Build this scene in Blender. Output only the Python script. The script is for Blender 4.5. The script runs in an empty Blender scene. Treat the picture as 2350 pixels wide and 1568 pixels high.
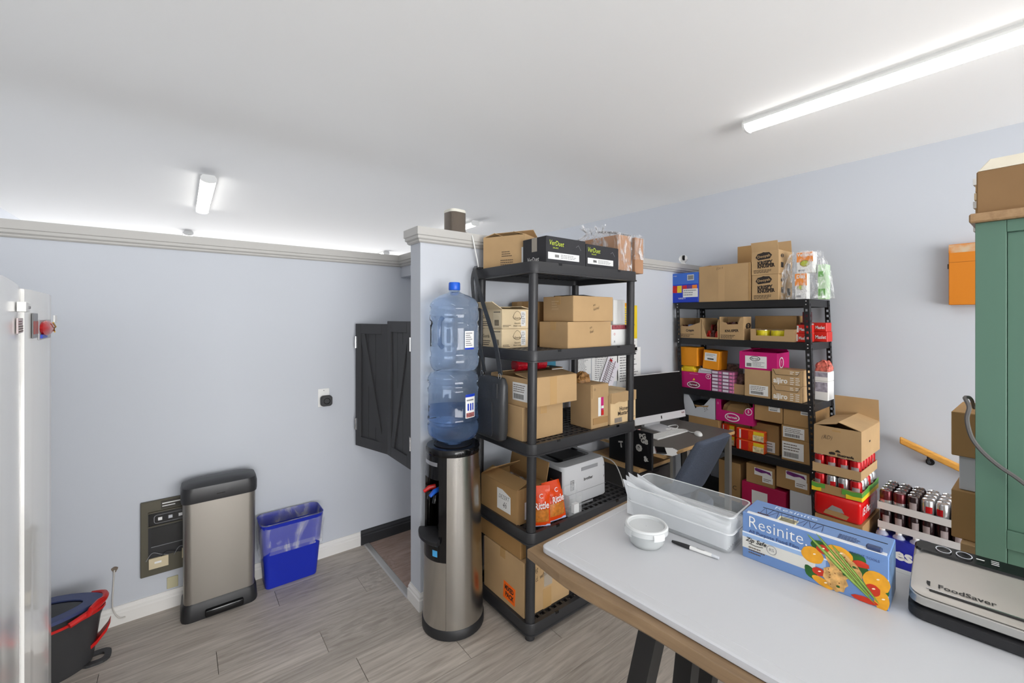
import bpy, bmesh, math, random
from mathutils import Vector, Matrix
random.seed(7)
S = bpy.context.scene
COL = S.collection
# ---------------------------------------------------------------- camera
F, HZ, CX, H = 978.0, 729.0, 1175.0, 1.7
FW = Vector((0.6142, 0.7891, 0)); RT = Vector((0.7891, -0.6142, 0))
cd = bpy.data.cameras.new('camera'); cam = bpy.data.objects.new('camera', cd); COL.objects.link(cam)
cd.sensor_fit = 'HORIZONTAL'; cd.sensor_width = 36.0; cd.lens = F / 2350 * 36; cd.shift_y = -(784 - HZ) / 2350
cd.clip_start = 0.02
cam.location = (0, 0, H)
cam.matrix_world = Matrix(((RT.x, 0, -FW.x, 0), (RT.y, 0, -FW.y, 0), (0, 1, 0, H), (0, 0, 0, 1)))
S.camera = cam
# ---------------------------------------------------------------- world, exposure
wd = bpy.data.worlds.new('world'); S.world = wd; wd.use_nodes = True
wd.node_tree.nodes['Background'].inputs[0].default_value = (1, 1, 1, 1)
wd.node_tree.nodes['Background'].inputs[1].default_value = 13.0
S.view_settings.view_transform = 'Standard'; S.view_settings.look = 'None'
S.view_settings.gamma = 1.0; S.view_settings.use_curve_mapping = False
S.view_settings.exposure = -0.07
LAMP = 11.0     # emission of the ceiling lamps' diffusers

# ---------------------------------------------------------------- pixel helpers
def ray(px): return FW + RT * ((px - CX) / F)
def V(px, py, X=None, Y=None, Z=None):
    r = ray(px)
    t = X / r.x if X is not None else (Y / r.y if Y is not None else (H - Z) * F / (py - HZ))
    return Vector((r.x * t, r.y * t, H - (py - HZ) / F * t))
def zat(py, x, y): return H - (py - HZ) / F * (x * FW.x + y * FW.y)
def cornY(xc, xl, xr, Y):          # box with its nearest upright edge seen at column xc, front on the plane Y
    X0 = V(xc, 0, Y=Y).x; return X0, V(xr, 0, Y=Y).x, Y, V(xl, 0, X=X0).y
def cornX(xc, xl, xr, X):          # the same, front on the plane X
    Y0 = V(xc, 0, X=X).y; return X, V(xr, 0, Y=Y0).x, Y0, V(xl, 0, X=X).y

# ---------------------------------------------------------------- materials
def lin(c): return tuple(((v / 255) / 12.92 if v / 255 <= 0.04045 else ((v / 255 + 0.055) / 1.055) ** 2.4) for v in c)
MATS = {}
def pm(name, c=(128, 128, 128), rough=0.55, metal=0.0, var=0.0, scale=8.0, bump=0.0, bscale=60.0, trans=0.0, alpha=1.0, emit=0.0, stretch=None, ior=1.45, c2=None, spec=0.5):
    if name in MATS: return MATS[name]
    m = bpy.data.materials.new(name); m.use_nodes = True
    nt = m.node_tree; b = nt.nodes['Principled BSDF']; L = nt.links.new
    rgb = lin(c) + (1,)
    b.inputs['Base Color'].default_value = rgb
    b.inputs['Roughness'].default_value = rough; b.inputs['Metallic'].default_value = metal
    b.inputs['Transmission Weight'].default_value = trans; b.inputs['Alpha'].default_value = alpha
    b.inputs['IOR'].default_value = ior; b.inputs['Specular IOR Level'].default_value = spec
    if emit: b.inputs['Emission Color'].default_value = rgb; b.inputs['Emission Strength'].default_value = emit
    if var or bump:
        tc = nt.nodes.new('ShaderNodeTexCoord'); mp = nt.nodes.new('ShaderNodeMapping')
        L(tc.outputs['Object'], mp.inputs[0])
        if stretch: mp.inputs['Scale'].default_value = stretch
    if var:
        n = nt.nodes.new('ShaderNodeTexNoise'); n.inputs['Scale'].default_value = scale; n.inputs['Detail'].default_value = 5
        L(mp.outputs[0], n.inputs['Vector'])
        mx = nt.nodes.new('ShaderNodeMix'); mx.data_type = 'RGBA'
        a = tuple(max(0, v * (1 - var)) for v in rgb[:3]) + (1,); z = tuple(min(1, v * (1 + var)) for v in rgb[:3]) + (1,)
        if c2: a = rgb; z = lin(c2) + (1,)
        rp = nt.nodes.new('ShaderNodeMapRange'); rp.inputs[1].default_value = 0.3; rp.inputs[2].default_value = 0.7
        L(n.outputs[0], rp.inputs[0]); L(rp.outputs[0], mx.inputs[0])
        mx.inputs[6].default_value = a; mx.inputs[7].default_value = z
        L(mx.outputs[2], b.inputs['Base Color'])
    if bump:
        n2 = nt.nodes.new('ShaderNodeTexNoise'); n2.inputs['Scale'].default_value = bscale; n2.inputs['Detail'].default_value = 3
        L(mp.outputs[0], n2.inputs['Vector'])
        bp = nt.nodes.new('ShaderNodeBump'); bp.inputs['Strength'].default_value = bump; bp.inputs['Distance'].default_value = 0.01
        L(n2.outputs[0], bp.inputs['Height']); L(bp.outputs[0], b.inputs['Normal'])
    MATS[name] = m
    return m
def wood(name, c1, c2, rough=0.45, stretch=(1.2, 14, 14), rnd=0.2, streak=0.55):
    if name in MATS: return MATS[name]
    m = pm(name, c1, rough); nt = m.node_tree; b = nt.nodes['Principled BSDF']; L = nt.links.new; N = nt.nodes.new
    tc = N('ShaderNodeTexCoord'); oi = N('ShaderNodeObjectInfo'); mp = N('ShaderNodeMapping'); mp.inputs['Scale'].default_value = stretch
    ad = N('ShaderNodeVectorMath'); ad.operation = 'ADD'; sc = N('ShaderNodeVectorMath'); sc.operation = 'SCALE'
    cb = N('ShaderNodeCombineXYZ'); L(oi.outputs['Random'], cb.inputs[0]); L(oi.outputs['Random'], cb.inputs[1]); sc.inputs['Scale'].default_value = 37
    L(cb.outputs[0], sc.inputs[0]); L(tc.outputs['Object'], ad.inputs[0]); L(sc.outputs[0], ad.inputs[1]); L(ad.outputs[0], mp.inputs[0])
    n = N('ShaderNodeTexNoise'); n.inputs['Scale'].default_value = 3; n.inputs['Detail'].default_value = 8; n.inputs['Roughness'].default_value = 0.62; n.inputs['Distortion'].default_value = 0.6
    L(mp.outputs[0], n.inputs['Vector'])
    rp = N('ShaderNodeMapRange'); rp.inputs[1].default_value = 0.5 - streak / 2; rp.inputs[2].default_value = 0.5 + streak / 2; L(n.outputs[0], rp.inputs[0])
    mx = N('ShaderNodeMix'); mx.data_type = 'RGBA'; mx.inputs[6].default_value = lin(c1) + (1,); mx.inputs[7].default_value = lin(c2) + (1,); L(rp.outputs[0], mx.inputs[0])
    hs = N('ShaderNodeHueSaturation'); mr = N('ShaderNodeMapRange'); mr.inputs[3].default_value = 1 - rnd / 2; mr.inputs[4].default_value = 1 + rnd / 2
    L(oi.outputs['Random'], mr.inputs[0]); L(mr.outputs[0], hs.inputs['Value']); L(mx.outputs[2], hs.inputs['Color']); L(hs.outputs[0], b.inputs['Base Color'])
    bp = N('ShaderNodeBump'); bp.inputs['Strength'].default_value = 0.15; bp.inputs['Distance'].default_value = 0.003; L(n.outputs[0], bp.inputs['Height']); L(bp.outputs[0], b.inputs['Normal'])
    return m

# ---------------------------------------------------------------- mesh helpers
def B(): return bmesh.new()
def box(bm, x0, x1, y0, y1, z0, z1, bev=0.0, seg=1, M=None):
    r = bmesh.ops.create_cube(bm, size=1.0)
    vs = r['verts']
    for v in vs:
        v.co = Vector(((x0 + x1) / 2 + v.co.x * (x1 - x0), (y0 + y1) / 2 + v.co.y * (y1 - y0), (z0 + z1) / 2 + v.co.z * (z1 - z0)))
    if bev:
        es = list({e for v in vs for e in v.link_edges})
        r2 = bmesh.ops.bevel(bm, geom=es, offset=bev, segments=seg, affect='EDGES', profile=0.5)
        vs = list({v for f in r2['faces'] for v in f.verts} | {v for v in vs if v.is_valid})
    if M is not None: bmesh.ops.transform(bm, matrix=M, verts=vs)
    return bm
def prism(bm, pts, ax, a0, a1, M=None, bev=0.0):
    def P(p, a): return {'z': (p[0], p[1], a), 'y': (p[0], a, p[1]), 'x': (a, p[0], p[1])}[ax]
    v0 = [bm.verts.new(P(p, a0)) for p in pts]; v1 = [bm.verts.new(P(p, a1)) for p in pts]
    n = len(pts); fs = [bm.faces.new(v0), bm.faces.new(v1[::-1])]
    for i in range(n): fs.append(bm.faces.new((v0[i], v1[i], v1[(i + 1) % n], v0[(i + 1) % n])))
    vs = v0 + v1
    if bev:
        es = list({e for f in fs[:2] for e in f.edges})
        r2 = bmesh.ops.bevel(bm, geom=es, offset=bev, segments=2, affect='EDGES', profile=0.5)
        vs = list({v for f in r2['faces'] for v in f.verts} | {v for v in vs if v.is_valid})
    if M is not None: bmesh.ops.transform(bm, matrix=M, verts=vs)
    return bm
def loft(bm, rings, cap=True, closed=True, M=None):
    R = [[bm.verts.new(p) for p in r] for r in rings]; n = len(R[0])
    for a, b in zip(R, R[1:]):
        for i in range(n if closed else n - 1):
            j = (i + 1) % n; bm.faces.new((a[i], a[j], b[j], b[i]))
    if cap and closed: bm.faces.new(R[0][::-1]); bm.faces.new(R[-1])
    if M is not None: bmesh.ops.transform(bm, matrix=M, verts=[v for r in R for v in r])
    return bm
def lathe(bm, prof, n=24, c=(0, 0, 0), cap=True, M=None):
    return loft(bm, [[(c[0] + r * math.cos(2 * math.pi * i / n), c[1] + r * math.sin(2 * math.pi * i / n), c[2] + z) for i in range(n)] for r, z in prof], cap=cap, M=M)
def tube(bm, pts, r, n=8, cap=True):
    pts = [Vector(p) for p in pts]; rings = []
    up = Vector((0, 0, 1)); prev = None
    for i, p in enumerate(pts):
        t = (pts[min(i + 1, len(pts) - 1)] - pts[max(i - 1, 0)]).normalized()
        a = (prev - t * prev.dot(t)) if prev is not None else t.cross(up)
        if a.length < 1e-4: a = t.cross(Vector((1, 0, 0)))
        a.normalize(); b = t.cross(a); prev = a
        rr = r[i] if isinstance(r, (list, tuple)) else r
        rings.append([p + a * rr * math.cos(2 * math.pi * k / n) + b * rr * math.sin(2 * math.pi * k / n) for k in range(n)])
    return loft(bm, rings, cap=cap)
def spline(pts, k=6):
    pts = [Vector(p) for p in pts]; out = []
    for i in range(len(pts) - 1):
        p0, p1, p2, p3 = pts[max(i - 1, 0)], pts[i], pts[i + 1], pts[min(i + 2, len(pts) - 1)]
        for j in range(k):
            t = j / k
            out.append(0.5 * ((2 * p1) + (p2 - p0) * t + (2 * p0 - 5 * p1 + 4 * p2 - p3) * t * t + (3 * p1 - p0 - 3 * p2 + p3) * t ** 3))
    out.append(pts[-1]); return out
def rrect(w, d, r, n=5, cx=0, cy=0):
    out = []
    for sx, sy, a0 in ((1, 1, 0), (-1, 1, 90), (-1, -1, 180), (1, -1, 270)):
        for i in range(n + 1):
            a = math.radians(a0 + 90 * i / n)
            out.append((cx + sx * (w / 2 - r) + r * math.cos(a), cy + sy * (d / 2 - r) + r * math.sin(a)))
    return out
def ell(a, b, n=20, cx=0, cy=0): return [(cx + a * math.cos(2 * math.pi * i / n), cy + b * math.sin(2 * math.pi * i / n)) for i in range(n)]

def obj(name, bm, mat, parent=None, loc=(0, 0, 0), rot=(0, 0, 0), smooth=False, label=None):
    bmesh.ops.recalc_face_normals(bm, faces=bm.faces)
    me = bpy.data.meshes.new(name); bm.to_mesh(me); bm.free()
    if smooth:
        for p in me.polygons: p.use_smooth = True
        try: me.set_sharp_from_angle(angle=math.radians(40))
        except Exception: pass
    me.materials.append(mat if not isinstance(mat, str) else MATS[mat])
    return link(name, me, parent, loc, rot, label)
def link(name, me, parent=None, loc=(0, 0, 0), rot=(0, 0, 0), label=None):
    o = bpy.data.objects.new(name, me); COL.objects.link(o)
    o.location = loc; o.rotation_euler = rot
    if parent is not None: o.parent = parent
    if label: o['label'] = label
    return o
def tag(o, label=None, cat=None, group=None, kind=None):
    if label: o['label'] = label
    if cat: o['category'] = cat
    if group: o['group'] = group
    if kind: o['kind'] = kind
    return o
def thing(name, label, cat, loc=(0, 0, 0), rz=0.0, group=None):
    o = bpy.data.objects.new(name, None); COL.objects.link(o); o.empty_display_size = 0.05
    o.location = loc; o.rotation_euler = (0, 0, rz)
    return tag(o, label, cat, group)
def copy_tree(o, parent=None):
    c = o.copy(); COL.objects.link(c); c.parent = parent
    for ch in list(o.children): copy_tree(ch, c)
    return c
def struct(name, bm, mat, parent=None, smooth=False):
    o = obj(name, bm, mat, parent, smooth=smooth)
    if parent is None: o['kind'] = 'structure'
    return o

# ---------------------------------------------------------------- print on flat faces
class Bx:
    """a box-shaped thing: root empty at its base centre, local size w (x), d (y), h (z)"""
    def __init__(s, root, w, d, h): s.root, s.w, s.d, s.h = root, w, d, h
    def fr(s, face):
        w, d, h = s.w / 2, s.d / 2, s.h
        X, Y, Z = Vector((1, 0, 0)), Vector((0, 1, 0)), Vector((0, 0, 1))
        if face == '-y': return Vector((-w, -d, 0)), X, Z, -Y, s.w, s.h
        if face == '-x': return Vector((-w, d, 0)), -Y, Z, -X, s.d, s.h
        if face == '+z': return Vector((-w, -d, h)), X, Y, Z, s.w, s.d
        if face == '+zl': return Vector((-w, d, h)), -Y, X, Z, s.d, s.w    # top, read from the -x side
def frameM(fr, u, v, off, rot=0.0):
    O, U, W, N, lu, lv = fr
    p = O + U * (u * lu) + W * (v * lv) + N * off
    M = Matrix.Identity(4)
    for i, a in enumerate((U, W, N)):
        for j in range(3): M[j][i] = a[j]
    M = M @ Matrix.Rotation(rot, 4, 'Z'); M.translation = p
    return M
def decal(bx, face, u0, v0, u1, v1, mat, name='paper_label', t=0.0008, pts=None, rot=0.0, base=0.0, parent=None, label=None):
    fr = bx.fr(face); lu, lv = fr[4], fr[5]
    uc, vc = (u0 + u1) / 2, (v0 + v1) / 2; w, h = (u1 - u0) * lu, (v1 - v0) * lv
    bm = B(); q = [(x * w, y * h) for x, y in pts] if pts else [(-w / 2, -h / 2), (w / 2, -h / 2), (w / 2, h / 2), (-w / 2, h / 2)]
    prism(bm, q, 'z', 0.0001, t, M=frameM(fr, uc, vc, base, rot))
    return obj(name, bm, mat, parent or bx.root, label=label)
TXT = {}
def text_bm(s, size, sx=1.0, align='CENTER', shear=0.0, bold=0.0):
    k = (s, align, shear, bold)
    if k not in TXT:
        c = bpy.data.curves.new('lettering', 'FONT'); c.body = s; c.size = 1.0; c.align_x = align; c.align_y = 'CENTER'; c.resolution_u = 2; c.shear = shear; c.offset = bold
        o = bpy.data.objects.new('lettering', c); COL.objects.link(o)
        me = bpy.data.meshes.new_from_object(o)
        bpy.data.objects.remove(o); bpy.data.curves.remove(c); TXT[k] = me
    bm = B(); bm.from_mesh(TXT[k])
    for v in bm.verts: v.co = Vector((v.co.x * size * sx, v.co.y * size, 0))
    return bm
def text(bx, face, u, v, s, size, mat, sx=1.0, rot=0.0, name='lettering', align='CENTER', shear=0.0, off=0.0012, bold=0.0, parent=None, fr=None):
    bm = text_bm(s, size, sx, align, shear, bold)
    bmesh.ops.transform(bm, matrix=frameM(fr or bx.fr(face), u, v, off, rot), verts=bm.verts)
    me = bpy.data.meshes.new(name); bm.to_mesh(me); bm.free(); me.materials.append(mat)
    return link(name, me, parent or bx.root)
def lines(bx, face, u0, v0, u1, v1, n, mat, name='small_print', th=0.4, off=0.0012, parent=None, seed=1, rag=0.35):
    """rows of print too small to read"""
    R = random.Random(seed); fr = bx.fr(face); lu, lv = fr[4], fr[5]; bm = B(); st = (v1 - v0) / n
    for i in range(n):
        v = v1 - (i + 0.5) * st; u = u0; end = u1 - R.random() * rag * (u1 - u0)
        while u < end:
            du = min((0.05 + 0.12 * R.random()) * (u1 - u0), end - u)
            w, h = du * lu * 0.82, st * lv * th
            M = frameM(fr, u + du / 2, v, off)
            q = [(-w / 2, -h / 2), (w / 2, -h / 2), (w / 2, h / 2), (-w / 2, h / 2)]
            bm.faces.new([bm.verts.new(M @ Vector((x, y, 0))) for x, y in q]); u += du
    return obj(name, bm, mat, parent or bx.root)
def barcode(bx, face, u0, v0, u1, v1, mat, off=0.0012, seed=3, parent=None):
    R = random.Random(seed); fr = bx.fr(face); lu, lv = fr[4], fr[5]; bm = B(); u = u0; h = (v1 - v0) * lv
    while u < u1:
        du = (0.03 + 0.05 * R.random()) * (u1 - u0); w = du * lu * 0.55
        M = frameM(fr, u + du / 2, (v0 + v1) / 2, off)
        bm.faces.new([bm.verts.new(M @ Vector((x, y, 0))) for x, y in ((-w / 2, -h / 2), (w / 2, -h / 2), (w / 2, h / 2), (-w / 2, h / 2))]); u += du
    return obj('barcode', bm, mat, parent or bx.root)
def scrawl(bx, face, u, v, s, size, mat, rot=0.1, name='handwriting', off=0.0012, **k): return text(bx, face, u, v, s, size, mat, sx=0.8, rot=rot, name=name, shear=0.35, off=off, bold=-0.012, **k)

# ---------------------------------------------------------------- common colours
KR = pm('kraft_board', (184, 152, 110), 0.85, var=0.07, scale=5, bump=0.03, bscale=200)
KR2 = pm('dark_kraft_board', (168, 132, 86), 0.85, var=0.07, scale=5, bump=0.03, bscale=200)
KRI = pm('kraft_inside', (170, 135, 92), 0.9, var=0.05)
TAPE = pm('packing_tape', (186, 150, 100), 0.25)
CTAPE = pm('clear_tape', (205, 195, 180), 0.2, alpha=0.45)
WHITE = pm('white_paper', (232, 232, 230), 0.7)
WPL = pm('white_plastic', (228, 228, 226), 0.35)
INK = pm('black_ink', (28, 26, 26), 0.6)
INK2 = pm('faded_ink', (95, 80, 66), 0.7)
GREYINK = pm('grey_ink', (135, 135, 138), 0.7)
BLKP = pm('black_plastic', (34, 34, 36), 0.45)
BLKG = pm('gloss_black_plastic', (14, 14, 16), 0.12)
BLKM = pm('black_metal', (30, 30, 32), 0.4)
SILVER = pm('brushed_steel', (176, 170, 162), 0.3, 1.0)
CHROME = pm('chrome', (205, 205, 205), 0.18, 1.0)
RED = pm('red_plastic', (200, 28, 26), 0.3)
CREAM = pm('cream_board', (226, 205, 168), 0.8, var=0.04)
MAG = pm('magenta_board', (196, 22, 112), 0.45)
ORG = pm('orange_board', (238, 150, 18), 0.6, var=0.04)
GREYB = pm('grey_board', (200, 203, 208), 0.75)
YEL = pm('yellow_print', (238, 205, 40), 0.5)
PINKP = pm('pink_print', (225, 130, 178), 0.5)
BLUEP = pm('blue_print', (28, 62, 180), 0.4)
GREENP = pm('green_print', (92, 160, 62), 0.5)
CLEAR = pm('clear_plastic', (240, 240, 240), 0.08, alpha=0.16)
def film_mat(name, lo=0.02, hi=0.55, scale=22, tint=(240, 240, 242), stretch=(1, 1, 0.35)):
    """thin crinkled film: mostly see-through, with glossy white creases"""
    m = pm(name, tint, 0.12); nt = m.node_tree; L = nt.links.new; N = nt.nodes.new; b = nt.nodes['Principled BSDF']; out = nt.nodes['Material Output']
    tc = N('ShaderNodeTexCoord'); mp = N('ShaderNodeMapping'); mp.inputs['Scale'].default_value = stretch; L(tc.outputs['Object'], mp.inputs[0])
    n = N('ShaderNodeTexNoise'); n.inputs['Scale'].default_value = scale; n.inputs['Detail'].default_value = 4; n.inputs['Distortion'].default_value = 1.5; L(mp.outputs[0], n.inputs['Vector'])
    bp = N('ShaderNodeBump'); bp.inputs['Strength'].default_value = 0.7; bp.inputs['Distance'].default_value = 0.01; L(n.outputs[0], bp.inputs['Height']); L(bp.outputs[0], b.inputs['Normal'])
    r = N('ShaderNodeMapRange'); r.inputs[1].default_value = 0.47; r.inputs[2].default_value = 0.72; r.inputs[3].default_value = lo; r.inputs[4].default_value = hi; L(n.outputs[0], r.inputs[0])
    t = N('ShaderNodeBsdfTransparent'); mx = N('ShaderNodeMixShader'); L(r.outputs[0], mx.inputs[0]); L(t.outputs[0], mx.inputs[1]); L(b.outputs[0], mx.inputs[2]); L(mx.outputs[0], out.inputs['Surface'])
    return m
FILM = film_mat('cling_film', 0.05, 0.75); LINER = film_mat('bin_liner_film', 0.10, 0.5, 9)
GLASSY = pm('clear_glossy_plastic', (235, 238, 240), 0.06, alpha=0.12)

ORD = ('first', 'second', 'third', 'fourth', 'fifth', 'sixth', 'seventh', 'eighth', 'ninth')
# ---------------------------------------------------------------- cartons
def carton(name, label, ext, z, h, mat=None, cat='box', tape=True, rz=0.0, group=None, openb=False, flaps=(), inside=None, bev=0.003, tapemat=None, tapedir='x'):
    """ext = X0, X1, Y0, Y1 in the room; flaps = (side, length, angle in degrees: 0 flat outward, 90 straight up, 180 folded in)"""
    X0, X1, Y0, Y1 = ext; w, d = X1 - X0, Y1 - Y0; mat = mat or KR
    root = thing(name, label, cat, ((X0 + X1) / 2, (Y0 + Y1) / 2, z), rz, group); bx = Bx(root, w, d, h); T = 0.004
    bm = B()
    if not openb: box(bm, -w / 2, w / 2, -d / 2, d / 2, 0, h, bev=bev)
    else:
        box(bm, -w / 2, w / 2, -d / 2, d / 2, 0, T)
        box(bm, -w / 2, w / 2, -d / 2, -d / 2 + T, T, h); box(bm, -w / 2, w / 2, d / 2 - T, d / 2, T, h)
        box(bm, -w / 2, -w / 2 + T, -d / 2 + T, d / 2 - T, T, h); box(bm, w / 2 - T, w / 2, -d / 2 + T, d / 2 - T, T, h)
    obj('body', bm, mat, root)
    if tape and not openb:
        tw = 0.024; bm = B(); t = 0.0007
        if tapedir == 'x': box(bm, -w / 2, w / 2, -tw, tw, h, h + t); box(bm, -w / 2 - t, -w / 2, -tw, tw, h - min(0.05, h * .4), h + t)
        else: box(bm, -tw, tw, -d / 2, d / 2, h, h + t); box(bm, -tw, tw, -d / 2 - t, -d / 2, h - min(0.05, h * .4), h + t)
        obj('tape', bm, tapemat or TAPE, root)
    for side, L, ang in flaps:
        a = math.radians(ang); bm = B()
        if side in ('+y', '-y'):
            s = 1 if side == '+y' else -1
            box(bm, -w / 2 + 0.002, w / 2 - 0.002, 0, L, -T / 2, T / 2, M=Matrix.Translation((0, s * (d / 2 - T / 2), h + 0.001)) @ Matrix.Rotation(0 if s > 0 else math.pi, 4, 'Z') @ Matrix.Rotation(a, 4, 'X'))
        else:
            s = 1 if side == '+x' else -1
            box(bm, -d / 2 + 0.002, d / 2 - 0.002, 0, L, -T / 2, T / 2, M=Matrix.Translation((s * (w / 2 - T / 2), 0, h + 0.001)) @ Matrix.Rotation(-math.pi / 2 if s > 0 else math.pi / 2, 4, 'Z') @ Matrix.Rotation(a, 4, 'X'))
        obj('flap', bm, mat, root)
    return bx
def sticker(bx, face, u0, v0, u1, v1, n=3, bar=True, seed=1, mat=None):
    """white shipping label with rows of print and a barcode"""
    lab = decal(bx, face, u0, v0, u1, v1, mat or WHITE, 'paper_label')
    du, dv = u1 - u0, v1 - v0
    lines(bx, face, u0 + du * .06, v0 + dv * .45, u1 - du * .06, v1 - dv * .08, n, INK2, seed=seed, parent=lab, th=.35)
    if bar: barcode(bx, face, u0 + du * .08, v0 + dv * .1, u0 + du * .75, v0 + dv * .38, INK, seed=seed, parent=lab)
    return lab
def crumple(bm, ext, z0, z1, amp, n=7, seed=1, top=0.3):
    """a bulging bag-like skin over a box"""
    R = random.Random(seed); X0, X1, Y0, Y1 = ext; rings = []
    for k in range(n):
        t = k / (n - 1); pin = 1 - top * t ** 3
        pts = rrect((X1 - X0) * pin, (Y1 - Y0) * pin, min(X1 - X0, Y1 - Y0) * .18, 4)
        rings.append([(x + (X0 + X1) / 2 + R.uniform(-amp, amp), y + (Y0 + Y1) / 2 + R.uniform(-amp, amp), z0 + (z1 - z0) * t + R.uniform(-amp, amp) * (0 if k == 0 else 1)) for x, y in pts])
    return loft(bm, rings)
# ================================================================ the room
CEIL, YL, XR, YP, XP = 2.94, 3.21, 4.22, 2.28, 1.10
WALL = pm('pale_blue_wall_paint', (194, 198, 205), 0.75, bump=0.02, bscale=300)
CEILM = pm('ceiling_paint', (246, 246, 245), 0.9)
TRIM = pm('white_trim_paint', (226, 224, 220), 0.5)
CAPT = pm('greige_cap_trim_paint', (184, 182, 178), 0.5)
BTRIM = pm('black_trim_paint', (40, 41, 44), 0.5)
PLK = wood('grey_oak_laminate', (144, 134, 124), (200, 191, 180), 0.42, streak=0.5)
HPLK = wood('brown_oak_laminate', (128, 104, 92), (176, 154, 142), 0.42, streak=0.5)
TABLEW = wood('oak_table_wood', (140, 108, 74), (182, 148, 108), 0.4, rnd=0.0)
X0R, Y0R, Y1R = -1.6, -4.4, 11.7
bm = B(); box(bm, X0R, XR, Y0R, Y1R, -0.12, -0.008); floor = struct('floor', bm, pm('floor_base', (66, 58, 52), 0.8))
# planks run along X
PW, PL = 0.18, 1.22
def planks(parent, x0, x1, y0, y1, mat, first=None):
    bmp = B(); box(bmp, 0.0012, PL - 0.0012, 0.0009, PW - 0.0009, -0.008, 0.0, bev=0.0007); bmesh.ops.recalc_face_normals(bmp, faces=bmp.faces)
    me = bpy.data.meshes.new('plank'); bmp.to_mesh(me); bmp.free(); me.materials.append(mat)
    R = random.Random(11); y = y0; k = 0
    while y < y1 - 0.01:
        w = min(PW, y1 - y); x = x0 - PL * ((k * 0.37 + 0.2) % 1.0)
        while x < x1 - 0.02:
            a, b = max(x, x0), min(x + PL, x1)
            if b - a > 0.02:
                o = link('plank', me, parent, (a, y, 0)); o.scale = ((b - a) / PL, w / PW, 1)
            x += PL
        y += PW; k += 1
planks(floor, X0R, XR, -0.9, YP, PLK); planks(floor, X0R, XP, YP, YL, PLK)
planks(floor, XP, 1.9, YP + 0.13, YL, HPLK)
bm = B(); box(bm, X0R, XR, Y0R, Y1R, CEIL, CEIL + 0.1); struct('ceiling', bm, CEILM)
HW, HPW = 2.186, 2.224
bm = B(); box(bm, X0R, 1.85, YL, YL + 0.12, 0, HW - 0.01); struct('wall_left', bm, WALL)
bm = B(); box(bm, XP, XR, YP, YP + 0.13, 0, HPW - 0.01); struct('wall_partition', bm, WALL)
bm = B(); box(bm, XR, XR + 0.12, Y0R, Y1R, 0, CEIL); struct('wall_right', bm, WALL)
bm = B(); box(bm, X0R - 0.12, X0R, Y0R, Y1R, 0, CEIL); struct('wall_side', bm, WALL)
# unseen shop windows added for daylight, behind the camera and at the far end
def glazed(nm, n, ya, yb, wz1):
    wx0, wx1, wz0 = X0R + 0.15, XR - 0.15, 0.2
    bm = B(); box(bm, X0R, wx0, ya, yb, 0, CEIL); box(bm, wx1, XR, ya, yb, 0, CEIL); box(bm, wx0, wx1, ya, yb, 0, wz0); box(bm, wx0, wx1, ya, yb, wz1, CEIL); struct(nm, bm, WALL)
    w = bpy.data.objects.new('added_window_%d' % n, None); COL.objects.link(w); w.location = ((wx0 + wx1) / 2, (ya + yb) / 2, wz0); w['kind'] = 'structure'
    L, h = (wx1 - wx0) / 2, wz1 - wz0
    for i in range(4):
        x = -L + i * 2 * L / 3
        bm = B(); box(bm, x - 0.03, x + 0.03, -0.05, 0.05, 0, h); obj('mullion', bm, TRIM, w)
    for i in range(3):
        x = -L + i * 2 * L / 3
        bm = B(); box(bm, x + 0.03, x + 2 * L / 3 - 0.03, -0.004, 0.004, 0, h); obj('pane', bm, PANE, w)
    ld = bpy.data.lights.new('daylight_portal', 'AREA'); ld.shape = 'RECTANGLE'; ld.size = 2 * L; ld.size_y = h; ld.cycles.is_portal = True
    lo = bpy.data.objects.new('daylight_portal', ld); COL.objects.link(lo); lo.location = ((wx0 + wx1) / 2, yb + 0.01 if ya > 0 else ya - 0.01, (wz0 + wz1) / 2)
    lo.rotation_euler = (math.radians(-90 if ya > 0 else 90), 0, 0)
PANE = pm('added_window_glass', (255, 255, 255), 0.0, alpha=0.04)
glazed('wall_back', 1, Y0R - 0.12, Y0R, 2.5); glazed('wall_far', 2, Y1R, Y1R + 0.12, 2.85)
XH = 1.38
bm = B(); box(bm, XH, XH + 0.12, YP + 0.13, YL, 2.02, HW - 0.01); struct('wall_header', bm, WALL)
# cap trim: profile (out from wall face, height below the top)
def capprof(top, face, s):   # s = -1 : trim stands out towards smaller values
    return [(face, top), (face + s * 0.032, top), (face + s * 0.032, top - 0.045), (face + s * 0.026, top - 0.049), (face + s * 0.026, top - 0.064), (face + s * 0.016, top - 0.072), (face + s * 0.016, top - 0.080), (face + s * 0.008, top - 0.087), (face, top - 0.087)]
bm = B(); prism(bm, capprof(HW, YL, -1), 'x', X0R, XH); box(bm, X0R, XH, YL, YL + 0.13, HW - 0.01, HW); struct('trim_1', bm, CAPT)
bm = B(); prism(bm, [(p[0], p[1]) for p in capprof(HW, XH, -1)], 'y', YP + 0.13, YL - 0.001); box(bm, XH, XH + 0.12, YP + 0.13, YL, HW - 0.01, HW); struct('trim_2', bm, CAPT)
bm = B()
for i in range(1):
    pr = capprof(HPW, 0, -1)
    # mitred run round the end of the partition: front, end, back
    path = [((XR, YP), (0, -1)), ((XP, YP), (-1, -1)), ((XP, YP + 0.13), (-1, 1)), ((XR, YP + 0.13), (0, 1))]
    rings = [[(p[0] + n[0] * -q[0], p[1] + n[1] * -q[0], q[1]) for q in pr] for p, n in path]
    loft(bm, rings, cap=False)
box(bm, XP, XR, YP, YP + 0.13, HPW - 0.01, HPW); struct('trim_3', bm, CAPT)
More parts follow.
